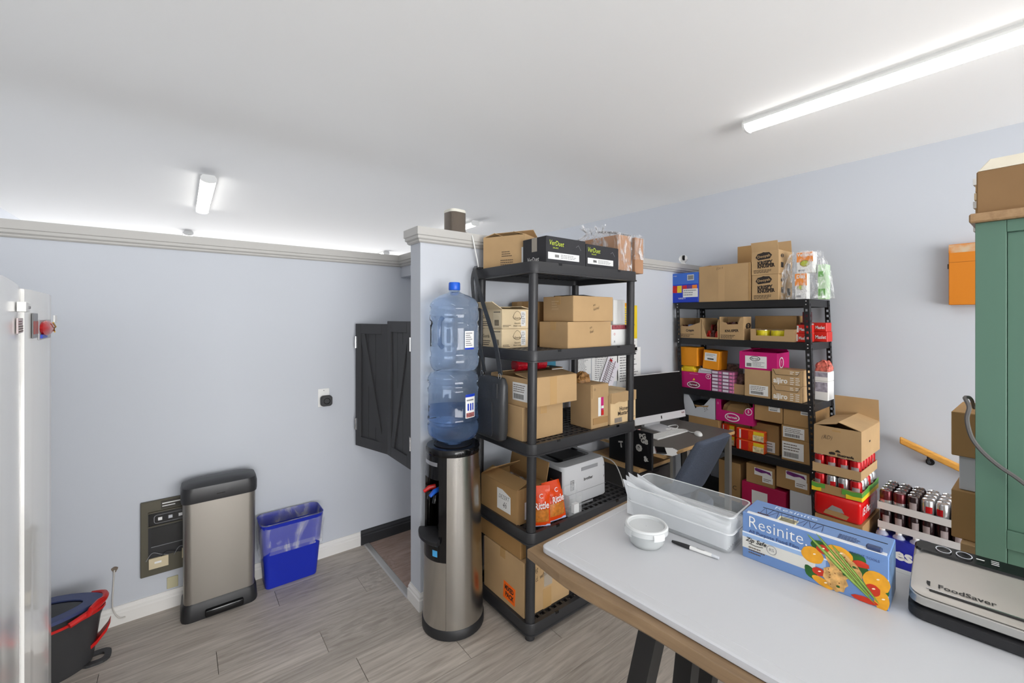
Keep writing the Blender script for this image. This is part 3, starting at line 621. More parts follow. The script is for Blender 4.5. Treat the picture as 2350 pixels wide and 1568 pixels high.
# upper bottle, upright
b2 = thing('water_bottle', 'upright blue water jug with blue cap on top of the other jug', 'water bottle', (WCX + 0.008, WCY, 1.402), 0, 'large blue water jugs')
R1 = 0.138
pr = [(0.001, 0.004), (0.09, 0.0), (0.118, 0.006), (0.132, 0.025), (R1, 0.05), (R1, 0.078), (0.132, 0.086), (0.132, 0.10), (0.136, 0.12), (0.136, 0.255), (0.131, 0.262), (0.131, 0.275), (R1, 0.285), (R1, 0.33), (0.133, 0.34), (0.133, 0.352), (R1, 0.36), (0.135, 0.375), (0.118, 0.40), (0.085, 0.42), (0.045, 0.435), (0.030, 0.445), (0.028, 0.478)]
rows = []
for r, z in pr:
    for _ in (0,): rows.append((r, z))
fine = []
for (r0, z0), (r1, z1) in zip(rows, rows[1:]):
    k = max(1, int((z1 - z0) / 0.018)); fine += [(r0 + (r1 - r0) * i / k, z0 + (z1 - z0) * i / k) for i in range(k)]
fine.append(rows[-1])
N = 64; HA = math.radians(206)      # grip faces the picture's left
def sm(x, a, b): t = max(0, min(1, (x - a) / (b - a))); return t * t * (3 - 2 * t)
rings = []
for r, z in fine:
    ring = []
    for i in range(N):
        a = 2 * math.pi * i / N; da = (a - HA + math.pi) % (2 * math.pi) - math.pi
        q = (1 - sm(abs(da), 0.55, 0.72)) * sm(z, 0.135, 0.16) * (1 - sm(z, 0.275, 0.30))
        rr = r - 0.055 * q
        ring.append((rr * math.cos(a), rr * math.sin(a), z))
    rings.append(ring)
bm = B(); loft(bm, rings); obj('jug', bm, BOT, b2, smooth=True)
c, q = math.cos(HA - 0.1), math.sin(HA - 0.1)
bm = B(); tube(bm, [(0.10 * c, 0.10 * q, 0.135), (0.124 * c, 0.124 * q, 0.155), (0.126 * c, 0.126 * q, 0.215), (0.124 * c, 0.124 * q, 0.275), (0.10 * c, 0.10 * q, 0.30)], 0.013, 10); obj('grip', bm, BOT, b2, smooth=True)
bm = B(); lathe(bm, [(0.031, 0.452), (0.0325, 0.455), (0.0325, 0.49), (0.029, 0.496), (0.001, 0.497)], 24); obj('cap', bm, pm('cap_blue', (26, 92, 205), 0.35), b2, smooth=True)
l = wrap('label', b2, 0.1372, 0.125, 0.225, 264, 290, WHITE); wrap('label_band', l, 0.1378, 0.125, 0.135, 264, 290, BLUEP)
for k in range(7): wrap('label_print', l, 0.1378, 0.145 + 0.011 * k, 0.150 + 0.011 * k, 266, 284 - 3 * (k % 3), GREYINK, 3)

# ---- small speaker on top of the partition, with its white cable
p = V(1044, 535, Y=YP + 0.065)
SP = thing('speaker', 'small rounded grey mesh speaker on top of the partition', 'speaker', (p.x, YP + 0.065, HPW), 0.1)
bm = B(); loft(bm, [[(x, y, z) for x, y in rrect(0.116, 0.116, 0.035, 6)] for z in (0.0, 0.132)]); obj('grille', bm, pm('speaker_mesh', (112, 102, 92), 0.45, 0.5, bump=0.5, bscale=500), SP, smooth=True)
bm = B(); loft(bm, [[(x, y, z) for x, y in rrect(0.118 * k, 0.118 * k, 0.035 * k, 6)] for z, k in ((0.132, 1), (0.146, 1), (0.150, 0.95))]); obj('top_cap', bm, pm('speaker_white', (222, 220, 208), 0.4), SP, smooth=True)
pts = [V(1068, 531, Y=YP + 0.03) + Vector((0, 0, 0.003)), V(1079, 540, Y=YP - 0.01), V(1083, 541, Y=YP - 0.034), V(1086, 552, Y=YP - 0.040), V(1092, 582, Y=YP - 0.036), V(1098, 615, Y=YP - 0.03), V(1103, 680, Y=YP - 0.01), V(1106, 760, Y=YP - 0.006)]
t = thing('speaker_cable', 'white cable hanging from the speaker over the partition trim', 'cable', pts[0])
bm = B(); tube(bm, [q - pts[0] for q in spline(pts, 5)], 0.004, 8); obj('cord', bm, WPL, t, smooth=True)
# ---- security camera on the partition trim
p = V(1568, 606, Y=YP + 0.03); SC = thing('security_camera', 'small white round camera with black face on the partition trim', 'camera', (p.x, p.y, HPW), math.radians(-25))
bm = B(); lathe(bm, [(0.034, 0), (0.036, 0.008), (0.018, 0.016), (0.016, 0.03)], 20); obj('base', bm, WPL, SC, smooth=True)
bm = B(); lathe(bm, [(0.0005, -0.040), (0.02, -0.036), (0.036, -0.02), (0.041, 0), (0.036, 0.02), (0.02, 0.036), (0.0005, 0.040)], 20, (0, 0, 0.062)); hd = obj('head', bm, WPL, SC, smooth=True)
bm = B(); lathe(bm, [(0.026, 0.0), (0.026, 0.012), (0.018, 0.016), (0.0005, 0.016)], 20, M=Matrix.Translation((-0.018, -0.026, 0.068)) @ Matrix.Rotation(math.radians(35), 4, 'Z') @ Matrix.Rotation(math.radians(90), 4, 'X') @ Matrix.Rotation(0, 4, 'Y')); obj('lens', bm, BLKG, hd, smooth=True)

# ================================================================ black plastic shelving unit
SX0, SX1, SY0, SY1 = 1.44, 2.352, 1.69, 2.258
ZD = [0.085, 0.559, 1.024, 1.518, 1.992]          # deck heights
def sx(z): return 0.026 * (z / 2 - 0.5)           # the unit leans a little
PS = thing('shelving_unit', 'black plastic shelving unit with five slatted shelves', 'shelf', ((SX0 + SX1) / 2, (SY0 + SY1) / 2, 0))
SW, SD = SX1 - SX0, SY1 - SY0
SHM = pm('black_resin', (46, 46, 48), 0.42, bump=0.04, bscale=250)
for zi, z in enumerate(ZD):
    o = sx(z); top, bot = z + 0.006, z - 0.056
    bm = B(); ou, inn = rrect(SW, SD, 0.045, 5, o), rrect(SW - 0.05, SD - 0.05, 0.03, 5, o)
    lip = rrect(SW + 0.012, SD + 0.012, 0.05, 5, o)
    loft(bm, [[(x, y, bot) for x, y in lip], [(x, y, bot + 0.007) for x, y in lip], [(x, y, bot + 0.009) for x, y in ou], [(x, y, top - 0.004) for x, y in ou], [(x * 0.996 + o * 0.004, y * 0.996, top) for x, y in ou], [(x, y, top) for x, y in inn], [(x, y, bot) for x, y in inn], [(x, y, bot) for x, y in lip]], cap=False)
    bmesh.ops.remove_doubles(bm, verts=bm.verts, dist=1e-5); sh = obj('shelf', bm, SHM, PS, smooth=True)
    bm = B(); W2, D2 = SW / 2 - 0.025, SD / 2 - 0.025
    ny, nx = 12, 20
    for k in range(ny + 1):
        y = -D2 + 2 * D2 * k / ny; box(bm, o - W2, o + W2, max(-D2, y - 0.009), min(D2, y + 0.009), z - 0.012, z)
    for k in range(nx + 1):
        x = -W2 + 2 * W2 * k / nx; box(bm, o + max(-W2, x - 0.007), o + min(W2, x + 0.007), -D2, D2, z - 0.020, z - 0.001)
    obj('slatted_deck', bm, SHM, sh)
    for k in (-0.28, 0.28): 
        bm = B(); box(bm, o + k * SW - 0.012, o + k * SW + 0.012, -SD / 2 - 0.001, -SD / 2 + 0.006, top - 0.012, top + 0.001); obj('notch', bm, BLKG, sh)
for i in (-1, 1):
    for j in (-1, 1):
        px, py = i * (SW / 2 - 0.036), j * (SD / 2 - 0.036)
        for za, zb in zip(ZD, ZD[1:]):
            bm = B(); tube(bm, [(px + sx(za), py, za + 0.004), (px + sx(zb), py, zb - 0.054)], 0.0255, 16); obj('post', bm, SHM, PS, smooth=True)
        bm = B(); lathe(bm, [(0.026, 0), (0.026, 0.03)], 16, (px + sx(0), py, 0)); obj('foot', bm, SHM, PS, smooth=True)
# strap hook block at the rear left corner
bm = B(); box(bm, -SW / 2 - 0.004 + sx(2), -SW / 2 + 0.05 + sx(2), SD / 2 - 0.06, SD / 2 - 0.004, 1.998, 2.012, bev=0.004); obj('corner_cap', bm, SHM, PS)

# ---- shoulder bag hanging on the corner of the shelving
LEA = pm('grey_black_leather', (54, 55, 57), 0.38, bump=0.1, bscale=80)
HB = thing('shoulder_bag', 'black leather shoulder bag hanging by its strap from the shelving', 'bag', (1.402, 1.995, 1.015))
def bagring(y0, y1, w, z): return [(x, y + (y0 + y1) / 2, z) for x, y in rrect(w, y1 - y0, w * 0.45, 4)]
bm = B(); loft(bm, [bagring(-0.10, 0.12, 0.03, 0.0), bagring(-0.125, 0.135, 0.05, 0.012), bagring(-0.135, 0.14, 0.062, 0.06), bagring(-0.138, 0.135, 0.06, 0.2), bagring(-0.14, 0.12, 0.05, 0.31), bagring(-0.13, 0.10, 0.03, 0.345), bagring(-0.12, 0.09, 0.018, 0.352)]); bd = obj('bag_body', bm, LEA, HB, smooth=True)
bm = B(); prism(bm, rrect(0.15, 0.20, 0.02, 4, 0.02, 0.12), 'x', -0.0345, -0.029); obj('front_pocket', bm, LEA, bd)
bm = B(); box(bm, -0.034, -0.026, -0.10, -0.06, 0.24, 0.32); obj('strap_tab', bm, LEA, bd)
for yy in (-0.10, 0.075):
    bm = B(); tube(bm, [(-0.012, yy + 0.012 * math.cos(a), 0.36 + 0.016 * math.sin(a)) for a in [k * math.pi / 6 for k in range(13)]], 0.0025, 6); obj('ring', bm, CHROME, bd, smooth=True)
def strapm(name, pts, w, par):
    bm = B(); rings = []
    P = spline(pts, 6)
    for i, p in enumerate(P):
        rings.append([(p.x - 0.002, p.y - w / 2, p.z), (p.x + 0.002, p.y - w / 2, p.z), (p.x + 0.002, p.y + w / 2, p.z), (p.x - 0.002, p.y + w / 2, p.z)])
    loft(bm, rings); return obj(name, bm, LEA, par)
ox, oy, oz = 1.402, 1.995, 1.015
hk = (1.432 - ox, 2.215 - oy, 2.016 - oz)
strapm('strap', [(-0.008, -0.10, 0.37), (-0.004, -0.04, 0.55), (0.0, 0.10, 0.80), (0.012, 0.19, 0.96), (hk[0] + 0.012, hk[1] + 0.004, hk[2])], 0.038, HB)
strapm('strap', [(0.006, 0.075, 0.37), (0.008, 0.15, 0.6), (0.01, 0.215, 0.9), (hk[0] + 0.012, hk[1] + 0.006, hk[2] + 0.002)], 0.03, HB)
# ================================================================ things on the black shelving
Z5, Z4, Z3, Z2, Z1 = ZD
BKB = pm('black_board', (38, 38, 42), 0.5, var=0.05); NAVY = pm('dark_navy_board', (40, 44, 54), 0.45)
LIME = pm('lime_ink', (196, 214, 70), 0.5)
# top shelf
a = math.atan2(-0.26, 0.12)
k = carton('cardboard_box', 'plain kraft box with small print, behind the black boxes on the top shelf', (0, 0.286, 0, 0.20), Z1, 0.20, KR, openb=True, flaps=(('+x', 0.08, 165), ('+y', 0.09, 150), ('-x', 0.08, 165)))
k.root.location = ((1.48 + 1.60) / 2 + 0.10 * 0.908, (2.19 + 1.93) / 2 + 0.10 * 0.419, Z1); k.root.rotation_euler = (0, 0, a)
lines(k, '-y', 0.42, 0.10, 0.75, 0.30, 3, INK2, seed=4); lines(k, '-y', 0.45, 0.36, 0.7, 0.55, 3, INK2, seed=5)
decal(k, '-y', 0.92, 0.05, 0.99, 0.62, WHITE, 'paper_label')
for xa, xb, hh, mt, lab in ((1.578, 1.893, 0.158, NAVY, 'black produce box with clear tape on its end, on the top shelf'), (1.898, 2.199, 0.146, BKB, 'black produce box standing between another black box and the wrapped cartons')):
    k = carton('produce_box', lab, (xa, xb, 1.722, 1.925), Z1, hh, BKB, tape=False, group='black boxes on the top shelf')
    text(k, '-y', 0.24 if hh > 0.15 else 0.22, 0.76, 'VerDuet', 0.040, LIME, shear=0.2, sx=0.8, rot=-0.03); text(k, '-y', 0.22, 0.60, 'SALADE', 0.012, LIME)
    decal(k, '-y', 0.04, 0.20, 0.82, 0.44, WHITE); lines(k, '-y', 0.34, 0.24, 0.8, 0.40, 3, GREYINK, seed=6); barcode(k, '-y', 0.2, 0.27, 0.3, 0.37, INK)
    bm = B(); tube(bm, [(k.w * 0.24, -k.d / 2 - 0.0005, k.h * 0.72), (k.w * 0.30, -k.d / 2 - 0.0005, k.h * 0.80), (k.w * 0.37, -k.d / 2 - 0.0005, k.h * 0.62)], 0.001, 5); obj('handle_slit', bm, GREYINK, k.root)
    if hh > 0.15:
        text(k, '-x', 0.45, 0.22, 'VerDuet', 0.036, WHITE, shear=0.2, sx=0.8); decal(k, '-x', 0.40, 0.5, 0.62, 1.0, CTAPE, 'clear_tape')
# film-wrapped cartons
for ext, hh, lab in (((2.205, 2.338, 1.73, 2.10), 0.24, 'kraft carton wrapped in crinkled clear film behind the black boxes'), ((2.356, 2.445, 1.71, 1.95), 0.235, 'kraft carton half wrapped in clear film at the shelf end')):
    k = carton('wrapped_carton', lab, ext, Z1, hh, pm('brown_board', (172, 130, 98), 0.7, var=0.08), tape=False, group='wrapped cartons on the top shelf')
    bm = B(); R = random.Random(int(hh * 1000)); w, d = k.w, k.d
    g = 10
    rings = []
    for q in range(9):
        z = (0.09 if hh < 0.238 else 0.002) + (hh + 0.004 - (0.09 if hh < 0.238 else 0.002)) * q / 8
        rings.append([(x * (1 + 0) + R.uniform(0.0, 0.006) * (1 if x > 0 else -1), y + R.uniform(0.0, 0.006) * (1 if y > 0 else -1), z + (R.uniform(-0.012, 0.012) if q else 0)) for x, y in rrect(w + 0.006, d + 0.006, 0.008, g)])
    rings.append([(x * 0.8, y * 0.8, hh + 0.012 + R.uniform(0, 0.02)) for x, y in rrect(w, d, 0.008, g)])
    if hh > 0.238:
        rings.append([(x * 0.35 - 0.01, y * 0.25 + 0.06, hh + 0.05 + R.uniform(-0.015, 0.015)) for x, y in rrect(w, d, 0.008, g)]); rings.append([(x * 0.7 - 0.01 + R.uniform(-0.02, 0.02), y * 0.35 + 0.08 + R.uniform(-0.01, 0.01), hh + 0.10 + R.uniform(-0.02, 0.02)) for x, y in rrect(w, d, 0.008, g)])
    loft(bm, rings, cap=False); obj('film_wrap', bm, FILM, k.root)
# second shelf
LOGOI = pm('brown_black_ink', (60, 48, 38), 0.6)
for i in range(2):
    k = carton('soap_box', 'cream carton with oval logo and white sticker, %s of the pair on the second shelf' % ('lower' if i == 0 else 'upper'), (1.482, 1.712, 2.0, 2.215), Z2 + i * 0.1165, 0.115, CREAM, tape=False, group='cream cartons on the second shelf', openb=(i == 1), flaps=((('+y', 0.10, 172), ('-x', 0.08, 30), ('+x', 0.08, 168)) if i else ()))
    bm = B(); fr0 = k.fr('-y'); M = frameM(fr0, 0.5, 0.62, 0.0012)
    loft(bm, [[M @ Vector((x, y + (0.012 * math.cos(x * 60) if y > 0 else 0), 0)) for x, y in ell(0.034 * q, 0.022 * q, 20)] for q in (1.0, 0.9)], cap=False); lg = obj('logo', bm, LOGOI, k.root)
    text(k, '-y', 0.5, 0.54, 'Guarda', 0.016, LOGOI, shear=0.2, parent=lg)
    text(k, '-y', 0.5, 0.27, 'Glycerin', 0.014, LOGOI); text(k, '-y', 0.5, 0.14, 'Hand soap', 0.014, LOGOI); lines(k, '-y', 0.02, 0.06, 0.3, 0.2, 2, LOGOI, seed=i)
    decal(k, '-y', 0.62, 0.12, 0.78, 0.9, WHITE, 'sticker'); lines(k, '-y', 0.64, 0.2, 0.76, 0.85, 7, GREYINK, seed=9, off=0.0015)
    decal(k, '-x', 0.60, 0.08, 0.96, 0.92, pm('pale_cream', (232, 215, 182), 0.8), 'print_panel'); barcode(k, '-x', 0.66, 0.15, 0.86, 0.45, LOGOI); lines(k, '-x', 0.62, 0.8, 0.95, 0.9, 1, LOGOI); text(k, '-x', 0.25, 0.6, 'Guarda', 0.03, LOGOI, sx=0.8); lines(k, '-x', 0.06, 0.1, 0.5, 0.4, 3, LOGOI, seed=3)
carton('cardboard_box', 'brown kraft box behind the cream cartons on the second shelf', (1.735, 1.99, 2.06, 2.235), Z2, 0.285, KR2)
k = carton('cardboard_box', 'lower kraft box of two marked by hand, on the second shelf', (1.745, 2.127, 1.722, 1.968), Z2, 0.157, KR, tapedir='x'); scrawl(k, '-y', 0.5, 0.78, 'em', 0.022, INK, 0.25); scrawl(k, '-y', 0.52, 0.62, 'final', 0.026, INK, 0.3)
k = carton('cardboard_box', 'upper kraft box of two marked by hand, on the second shelf', (1.797, 2.155, 1.73, 1.99), Z2 + 0.158, 0.152, KR); scrawl(k, '-y', 0.5, 0.66, 'em', 0.022, INK, 0.25); scrawl(k, '-y', 0.55, 0.52, 'kienel', 0.028, INK, 0.25)
lines(k, '-x', 0.3, 0.45, 0.55, 0.85, 4, pm('pale_kraft_ink', (205, 176, 136), 0.8)); 
bm = B(); loft(bm, [[(1.86 + x, 1.90 + y, Z2 + 0.312 + z) for x, y, z in ((0, -0.06, 0), (0.0, 0.06, 0.002), (0.0, 0.06, 0.006), (0, -0.06, 0.004))], [(1.98 + x, 1.89 + y, Z2 + 0.312 + z) for x, y, z in ((0, -0.07, 0), (0.0, 0.07, 0.002), (0.0, 0.07, 0.016), (0, -0.07, 0.012))], [(2.10 + x, 1.88 + y, Z2 + 0.312 + z) for x, y, z in ((0, -0.06, 0), (0.0, 0.05, 0.002), (0.0, 0.05, 0.008), (0, -0.06, 0.004))]]); tag(obj('folded_bag', bm, BLKP), 'flat black bag lying on the upper hand-marked box', 'bag')
k = carton('medicine_box', 'narrow white box with red print under a plain white box', (2.175, 2.345, 1.76, 1.95), Z2, 0.135, WHITE, tape=False); decal(k, '-y', 0.02, 0.78, 0.98, 0.99, pm('dull_red_print', (150, 70, 78), 0.6, var=0.5, scale=90), 'print_band'); text(k, '-y', 0.18, 0.55, 'O', 0.022, RED); text(k, '-y', 0.18, 0.2, 'A', 0.022, INK)
carton('white_box', 'plain white box standing on the narrow red-printed box', (2.245, 2.368, 1.80, 1.95), Z2 + 0.136, 0.165, pm('white_board', (226, 226, 224), 0.7), tape=False)
# third shelf
k = carton('cardboard_box', 'plain kraft box under the labelled box, third shelf', (1.458, 1.763, 1.78, 1.935), Z3, 0.188, KR, tapedir='y')
k = carton('cardboard_box', 'open kraft box with white shipping label, third shelf', (1.474, 1.84, 1.745, 2.10), Z3 + 0.189, 0.155, KR, openb=True, flaps=(('+y', 0.12, 170), ('-y', 0.12, 172)))
sticker(k, '-x', 0.60, 0.18, 0.96, 0.82, 4, seed=8); decal(k, '-y', 0.42, 0.0, 0.56, 1.0, TAPE, 'tape')
RW = pm('red_shrink_wrap', (170, 22, 36), 0.2, var=0.35, scale=40, bump=0.3, bscale=60)
t = thing('shrink_wrapped_cans', 'red shrink-wrapped pack of cans on the open kraft box', 'drink pack', (1.68, 1.985, Z3 + 0.352))
for q in range(3):
    bm = B(); r = 0.034; loft(bm, [[(x, r + 0.0 + rr * math.sin(a) * 1.0, 0) for a in ()] for x, rr in ()] or [[(x + 0.08 * q - 0.08, rr * math.cos(2 * math.pi * i / 14), 0.04 + rr * math.sin(2 * math.pi * i / 14)) for i in range(14)] for x, rr in ((-0.038, 0.026), (-0.034, 0.037), (0.034, 0.037), (0.038, 0.026))]); obj('wrapped_can', bm, RW, t, smooth=True)
k = carton('carton', 'brown and white printed carton with teal back panel, third shelf', (1.90, 2.0, 2.02, 2.14), Z3, 0.35, pm('brown_print_board', (120, 92, 60), 0.6), tape=False); decal(k, '-y', 0, 0.80, 1.0, 0.98, WHITE, 'print_band'); decal(k, '-y', 0.5, 0.82, 0.8, 0.92, pm('tan_ink', (190, 140, 90), 0.6), 'print')
bm = B(); box(bm, 1.965, 2.07, 2.16, 2.185, Z3 + 0.0, Z3 + 0.43, bev=0.002); tag(obj('folder', bm, pm('teal_card', (70, 150, 180), 0.6)), 'teal card folder standing upright behind the third shelf goods', 'folder')
k = carton('dispenser_box', 'tall kraft dispenser box with a torn window showing red sachets', (1.95, 2.108, 1.73, 1.905), Z3, 0.268, KR, tape=False)
decal(k, '-y', 0.03, 0.70, 0.98, 0.985, KR, 'tuck_flap', t=0.004); decal(k, '-y', 0.10, 0.10, 0.95, 0.24, KR2, 'lower_flap', t=0.003)
decal(k, '-y', 0.40, 0.27, 0.72, 0.70, WHITE, 'window'); decal(k, '-y', 0.56, 0.28, 0.70, 0.70, MAG, 'sachet', t=0.003); decal(k, '-y', 0.56, 0.44, 0.70, 0.50, WHITE, 'sachet_band', t=0.0035); decal(k, '-y', 0.56, 0.28, 0.70, 0.40, RED, 'sachet', t=0.0035)
lines(k, '-y', 0.2, 0.14, 0.55, 0.18, 1, INK2); text(k, '-y', 0.18, 0.90, 'o', 0.03, INK2, off=0.0045)
k = carton('sauce_box', 'kraft and cream mustard box with torn lid edge on the third shelf', (2.122, 2.378, 1.722, 1.93), Z3, 0.20, pm('pale_kraft', (226, 196, 150), 0.8, var=0.05), tape=False)
decal(k, '-y', 0.0, 0.66, 1.0, 1.0, KR, 'torn_lid', t=0.004, pts=[(-.5, -.42), (-.38, -.5), (-.2, -.36), (0, -.46), (.2, -.38), (.38, -.5), (.5, -.4), (.5, .5), (-.5, .5)])
text(k, '-y', 0.52, 0.46, 'Honey', 0.036, LOGOI, bold=0.02); text(k, '-y', 0.5, 0.32, 'Mustard', 0.036, LOGOI, bold=0.02); barcode(k, '-y', 0.14, 0.05, 0.42, 0.2, GREYINK); lines(k, '-y', 0.7, 0.07, 0.98, 0.16, 2, GREYINK)
bm = B(); crumple(bm, (-0.05, 0.05, -0.03, 0.03), 0, 0.065, 0.006, seed=3, top=0.6); t = thing('snack_bag', 'small clear bag of brown snacks on the tall dispenser box', 'bag', (2.0, 1.85, Z3 + 0.269)); obj('film', bm, pm('amber_snack_bag', (150, 110, 66), 0.2, var=0.6, scale=40), t)
# fourth shelf
k = carton('cardboard_box', 'open kraft box with a hand-lettered white paper, fourth shelf', (1.45, 1.672, 1.82, 2.17), Z4, 0.19, KR2, openb=True, flaps=(('+x', 0.11, 78), ('-x', 0.09, 160), ('+y', 0.12, 150), ('-y', 0.10, 186)))
decal(k, '-x', 0.48, 0.22, 0.84, 0.84, WHITE, 'paper_note', pts=[(-.5, -.5), (.5, -.5), (.5, .3), (-.1, .5), (-.5, .5)]); scrawl(k, '-x', 0.66, 0.62, 'DEZERT', 0.034, INK, 0.02); scrawl(k, '-x', 0.68, 0.4, '46', 0.05, INK, 0.1); decal(k, '-y', 0.25, 0.1, 0.75, 0.6, WHITE); lines(k, '-y', 0.3, 0.2, 0.7, 0.55, 4, pm('violet_ink', (110, 80, 130), 0.6))
bm = B(); crumple(bm, (-0.07, 0.07, -0.12, 0.12), 0.0, 0.03, 0.008, n=4, seed=9, top=0.5); t = thing('plastic_film', 'crumpled clear film in the open lettered box', 'film', (1.56, 2.0, Z4 + 0.165)); obj('film', bm, FILM, t)
OB = pm('orange_foil', (232, 74, 20), 0.22, bump=0.25, bscale=40); OB2 = pm('cookie_print', (198, 120, 44), 0.3, var=0.35, scale=50)
def snackbag(label, loc, rz, tilt, w, h, txt):
    t = thing('snack_bag', label, 'snack bag', loc, rz, 'orange snack bags on the shelf'); rings = []
    n = 12
    for q in range(n + 1):
        s = q / n; pil = 0.030 * math.sin(math.pi * max(0, min(1, (s - 0.05) / 0.88))) ** 0.6
        rings.append([(x * w / 2 * (1 - 0.06 * math.sin(math.pi * s)), -pil if sd else pil, s * h) for sd in (1, 0) for x in ([-1, -.5, 0, .5, 1] if sd else [1, .5, 0, -.5, -1])])
        rings[-1] = [(x, y * (1 - (x / (w / 2)) ** 2 * .9) + (0.0008 if y > 0 else -0.0008), z) for x, y, z in rings[-1]]
    M = Matrix.Rotation(tilt, 4, 'X'); bm = B(); loft(bm, rings, M=M); bd = obj('pouch', bm, OB, t, smooth=True)
    def patch(nm, u0, u1, s0, s1, mat, k=1.05):
        bm = B(); P = []
        for q in range(7):
            s = s0 + (s1 - s0) * q / 6; pil = 0.030 * math.sin(math.pi * max(0, min(1, (s - 0.05) / 0.88))) ** 0.6
            P.append([(u * w / 2, -(pil * (1 - u * u * .9) + 0.0025) * k, s * h) for u in [u0 + (u1 - u0) * i / 6 for i in range(7)]])
        loft(bm, P, closed=False, M=M); return obj(nm, bm, mat, t, smooth=True)
    pb = patch('cookie_picture', -0.8, 0.8, 0.12, 0.45, OB2); patch('seal', -0.98, 0.98, 0.0, 0.05, pm('pale_blue_seal', (176, 188, 220), 0.4))
    fr0 = (M @ Vector((-w / 2, -0.0405, 0)), Vector((1, 0, 0)), (M @ Vector((0, 0, 1))), (M @ Vector((0, -1, 0))), w, h)
    text(None, None, 0.5, 0.55, txt, 0.050, WHITE, sx=0.75, rot=0.12, parent=t, fr=fr0, off=0.0, shear=0.2, bold=0.02); text(None, None, 0.5, 0.78, 'C', 0.035, WHITE, parent=t, fr=fr0, off=-0.004)
    return t
snackbag('orange snack bag leaning against the shelf post', (1.548, 1.738, Z4 + 0.004), math.radians(-30), math.radians(-5), 0.115, 0.215, 'Rittle')
snackbag('orange snack bag with cookie picture facing the table', (1.668, 1.735, Z4 + 0.004), math.radians(-4), math.radians(-14), 0.14, 0.21, 'Rittle')
k = carton('menu_board', 'black menu board with yellow circles beside the printer', (1.728, 1.734, 1.76, 2.1), Z4, 0.25, BKB, cat='board', tape=False, bev=0.0)
for u, v in ((0.52, 0.85), (0.55, 0.4)): 
    bm = B(); M = frameM(k.fr('-x'), u, v, 0.0012); loft(bm, [[M @ Vector((x, y, 0)) for x, y in ell(q, q)] for q in (0.024, 0.014)], cap=False); obj('circle_print', bm, YEL, k.root)
text(k, '-x', 0.8, 0.5, 'MENU', 0.055, pm('orange_ink', (224, 120, 40), 0.5), rot=math.radians(90), sx=0.9)
# laser printer
PRW = pm('printer_grey_white', (206, 207, 209), 0.45)
PR = Bx(thing('printer', 'light grey laser printer on the fourth shelf', 'printer', (1.967, 1.995, Z4)), 0.39, 0.41, 0.25)
bm = B(); loft(bm, [[(x, y, z) for x, y in rrect(0.39 * q, 0.41 * q, r, 4)] for z, q, r in ((0.012, 0.97, 0.02), (0.02, 1.0, 0.025), (0.205, 1.0, 0.03), (0.235, 0.985, 0.035), (0.25, 0.95, 0.035))]); pb = obj('case', bm, PRW, PR.root, smooth=True)
bm = B(); prism(bm, rrect(0.30, 0.28, 0.03, 4, 0.0, 0.03), 'z', 0.2502, 0.2525); obj('output_tray', bm, BLKG, PR.root)
bm = B(); prism(bm, [(-0.11, 0.2526), (0.11, 0.2526), (0.11, 0.254), (-0.11, 0.262)], 'x', -0.10, 0.10); 
obj('paper_stop', bm, BLKP, PR.root)
decal(PR, '-y', 0.03, 0.33, 0.99, 0.338, GREYINK, 'seam'); decal(PR, '-y', 0.40, 0.82, 0.78, 0.90, pm('grip_grey', (150, 151, 154), 0.5), 'tray_grip', t=0.002); decal(PR, '-y', 0.36, 0.0, 0.66, 0.045, GREYINK, 'cassette_grip', t=0.004)
text(PR, '-y', 0.56, 0.60, 'brother', 0.026, INK, bold=0.02); text(PR, '-y', 0.93, 0.8, '6', 0.02, INK); text(PR, '-y', 0.93, 0.52, 'Y', 0.02, INK)
decal(PR, '-y', 0.16, 0.42, 0.24, 0.66, GREYINK, 'spec_label'); lines(PR, '-y', 0.165, 0.43, 0.235, 0.65, 6, WHITE, off=0.0014)
for i in (-1, 1):
    for j in (-1, 1): bm = B(); lathe(bm, [(0.015, 0), (0.015, 0.014)], 10, (i * 0.15, j * 0.16, 0)); obj('foot', bm, BLKP, PR.root)
# acrylic leaflet holder
t = thing('leaflet_holder', 'clear acrylic leaflet holder in front of the printer', 'holder', (1.80, 1.738, Z4))
bm = B(); box(bm, -0.05, 0.05, 0.02, 0.023, 0, 0.16); obj('back_panel', bm, GLASSY, t)
bm = B(); box(bm, -0.05, 0.05, -0.022, -0.019, 0, 0.10); obj('front_panel', bm, GLASSY, t)
bm = B(); box(bm, -0.05, 0.05, -0.019, 0.02, 0, 0.003); box(bm, -0.053, -0.05, -0.022, 0.023, 0, 0.12); box(bm, 0.05, 0.053, -0.022, 0.023, 0, 0.12); obj('tray', bm, GLASSY, t)
bm = B(); box(bm, 0.0, 0.04, -0.012, 0.012, 0.004, 0.055); tag(obj('card_stack', bm, WHITE, None, t.location), 'small stack of white cards in the leaflet holder', 'cards')
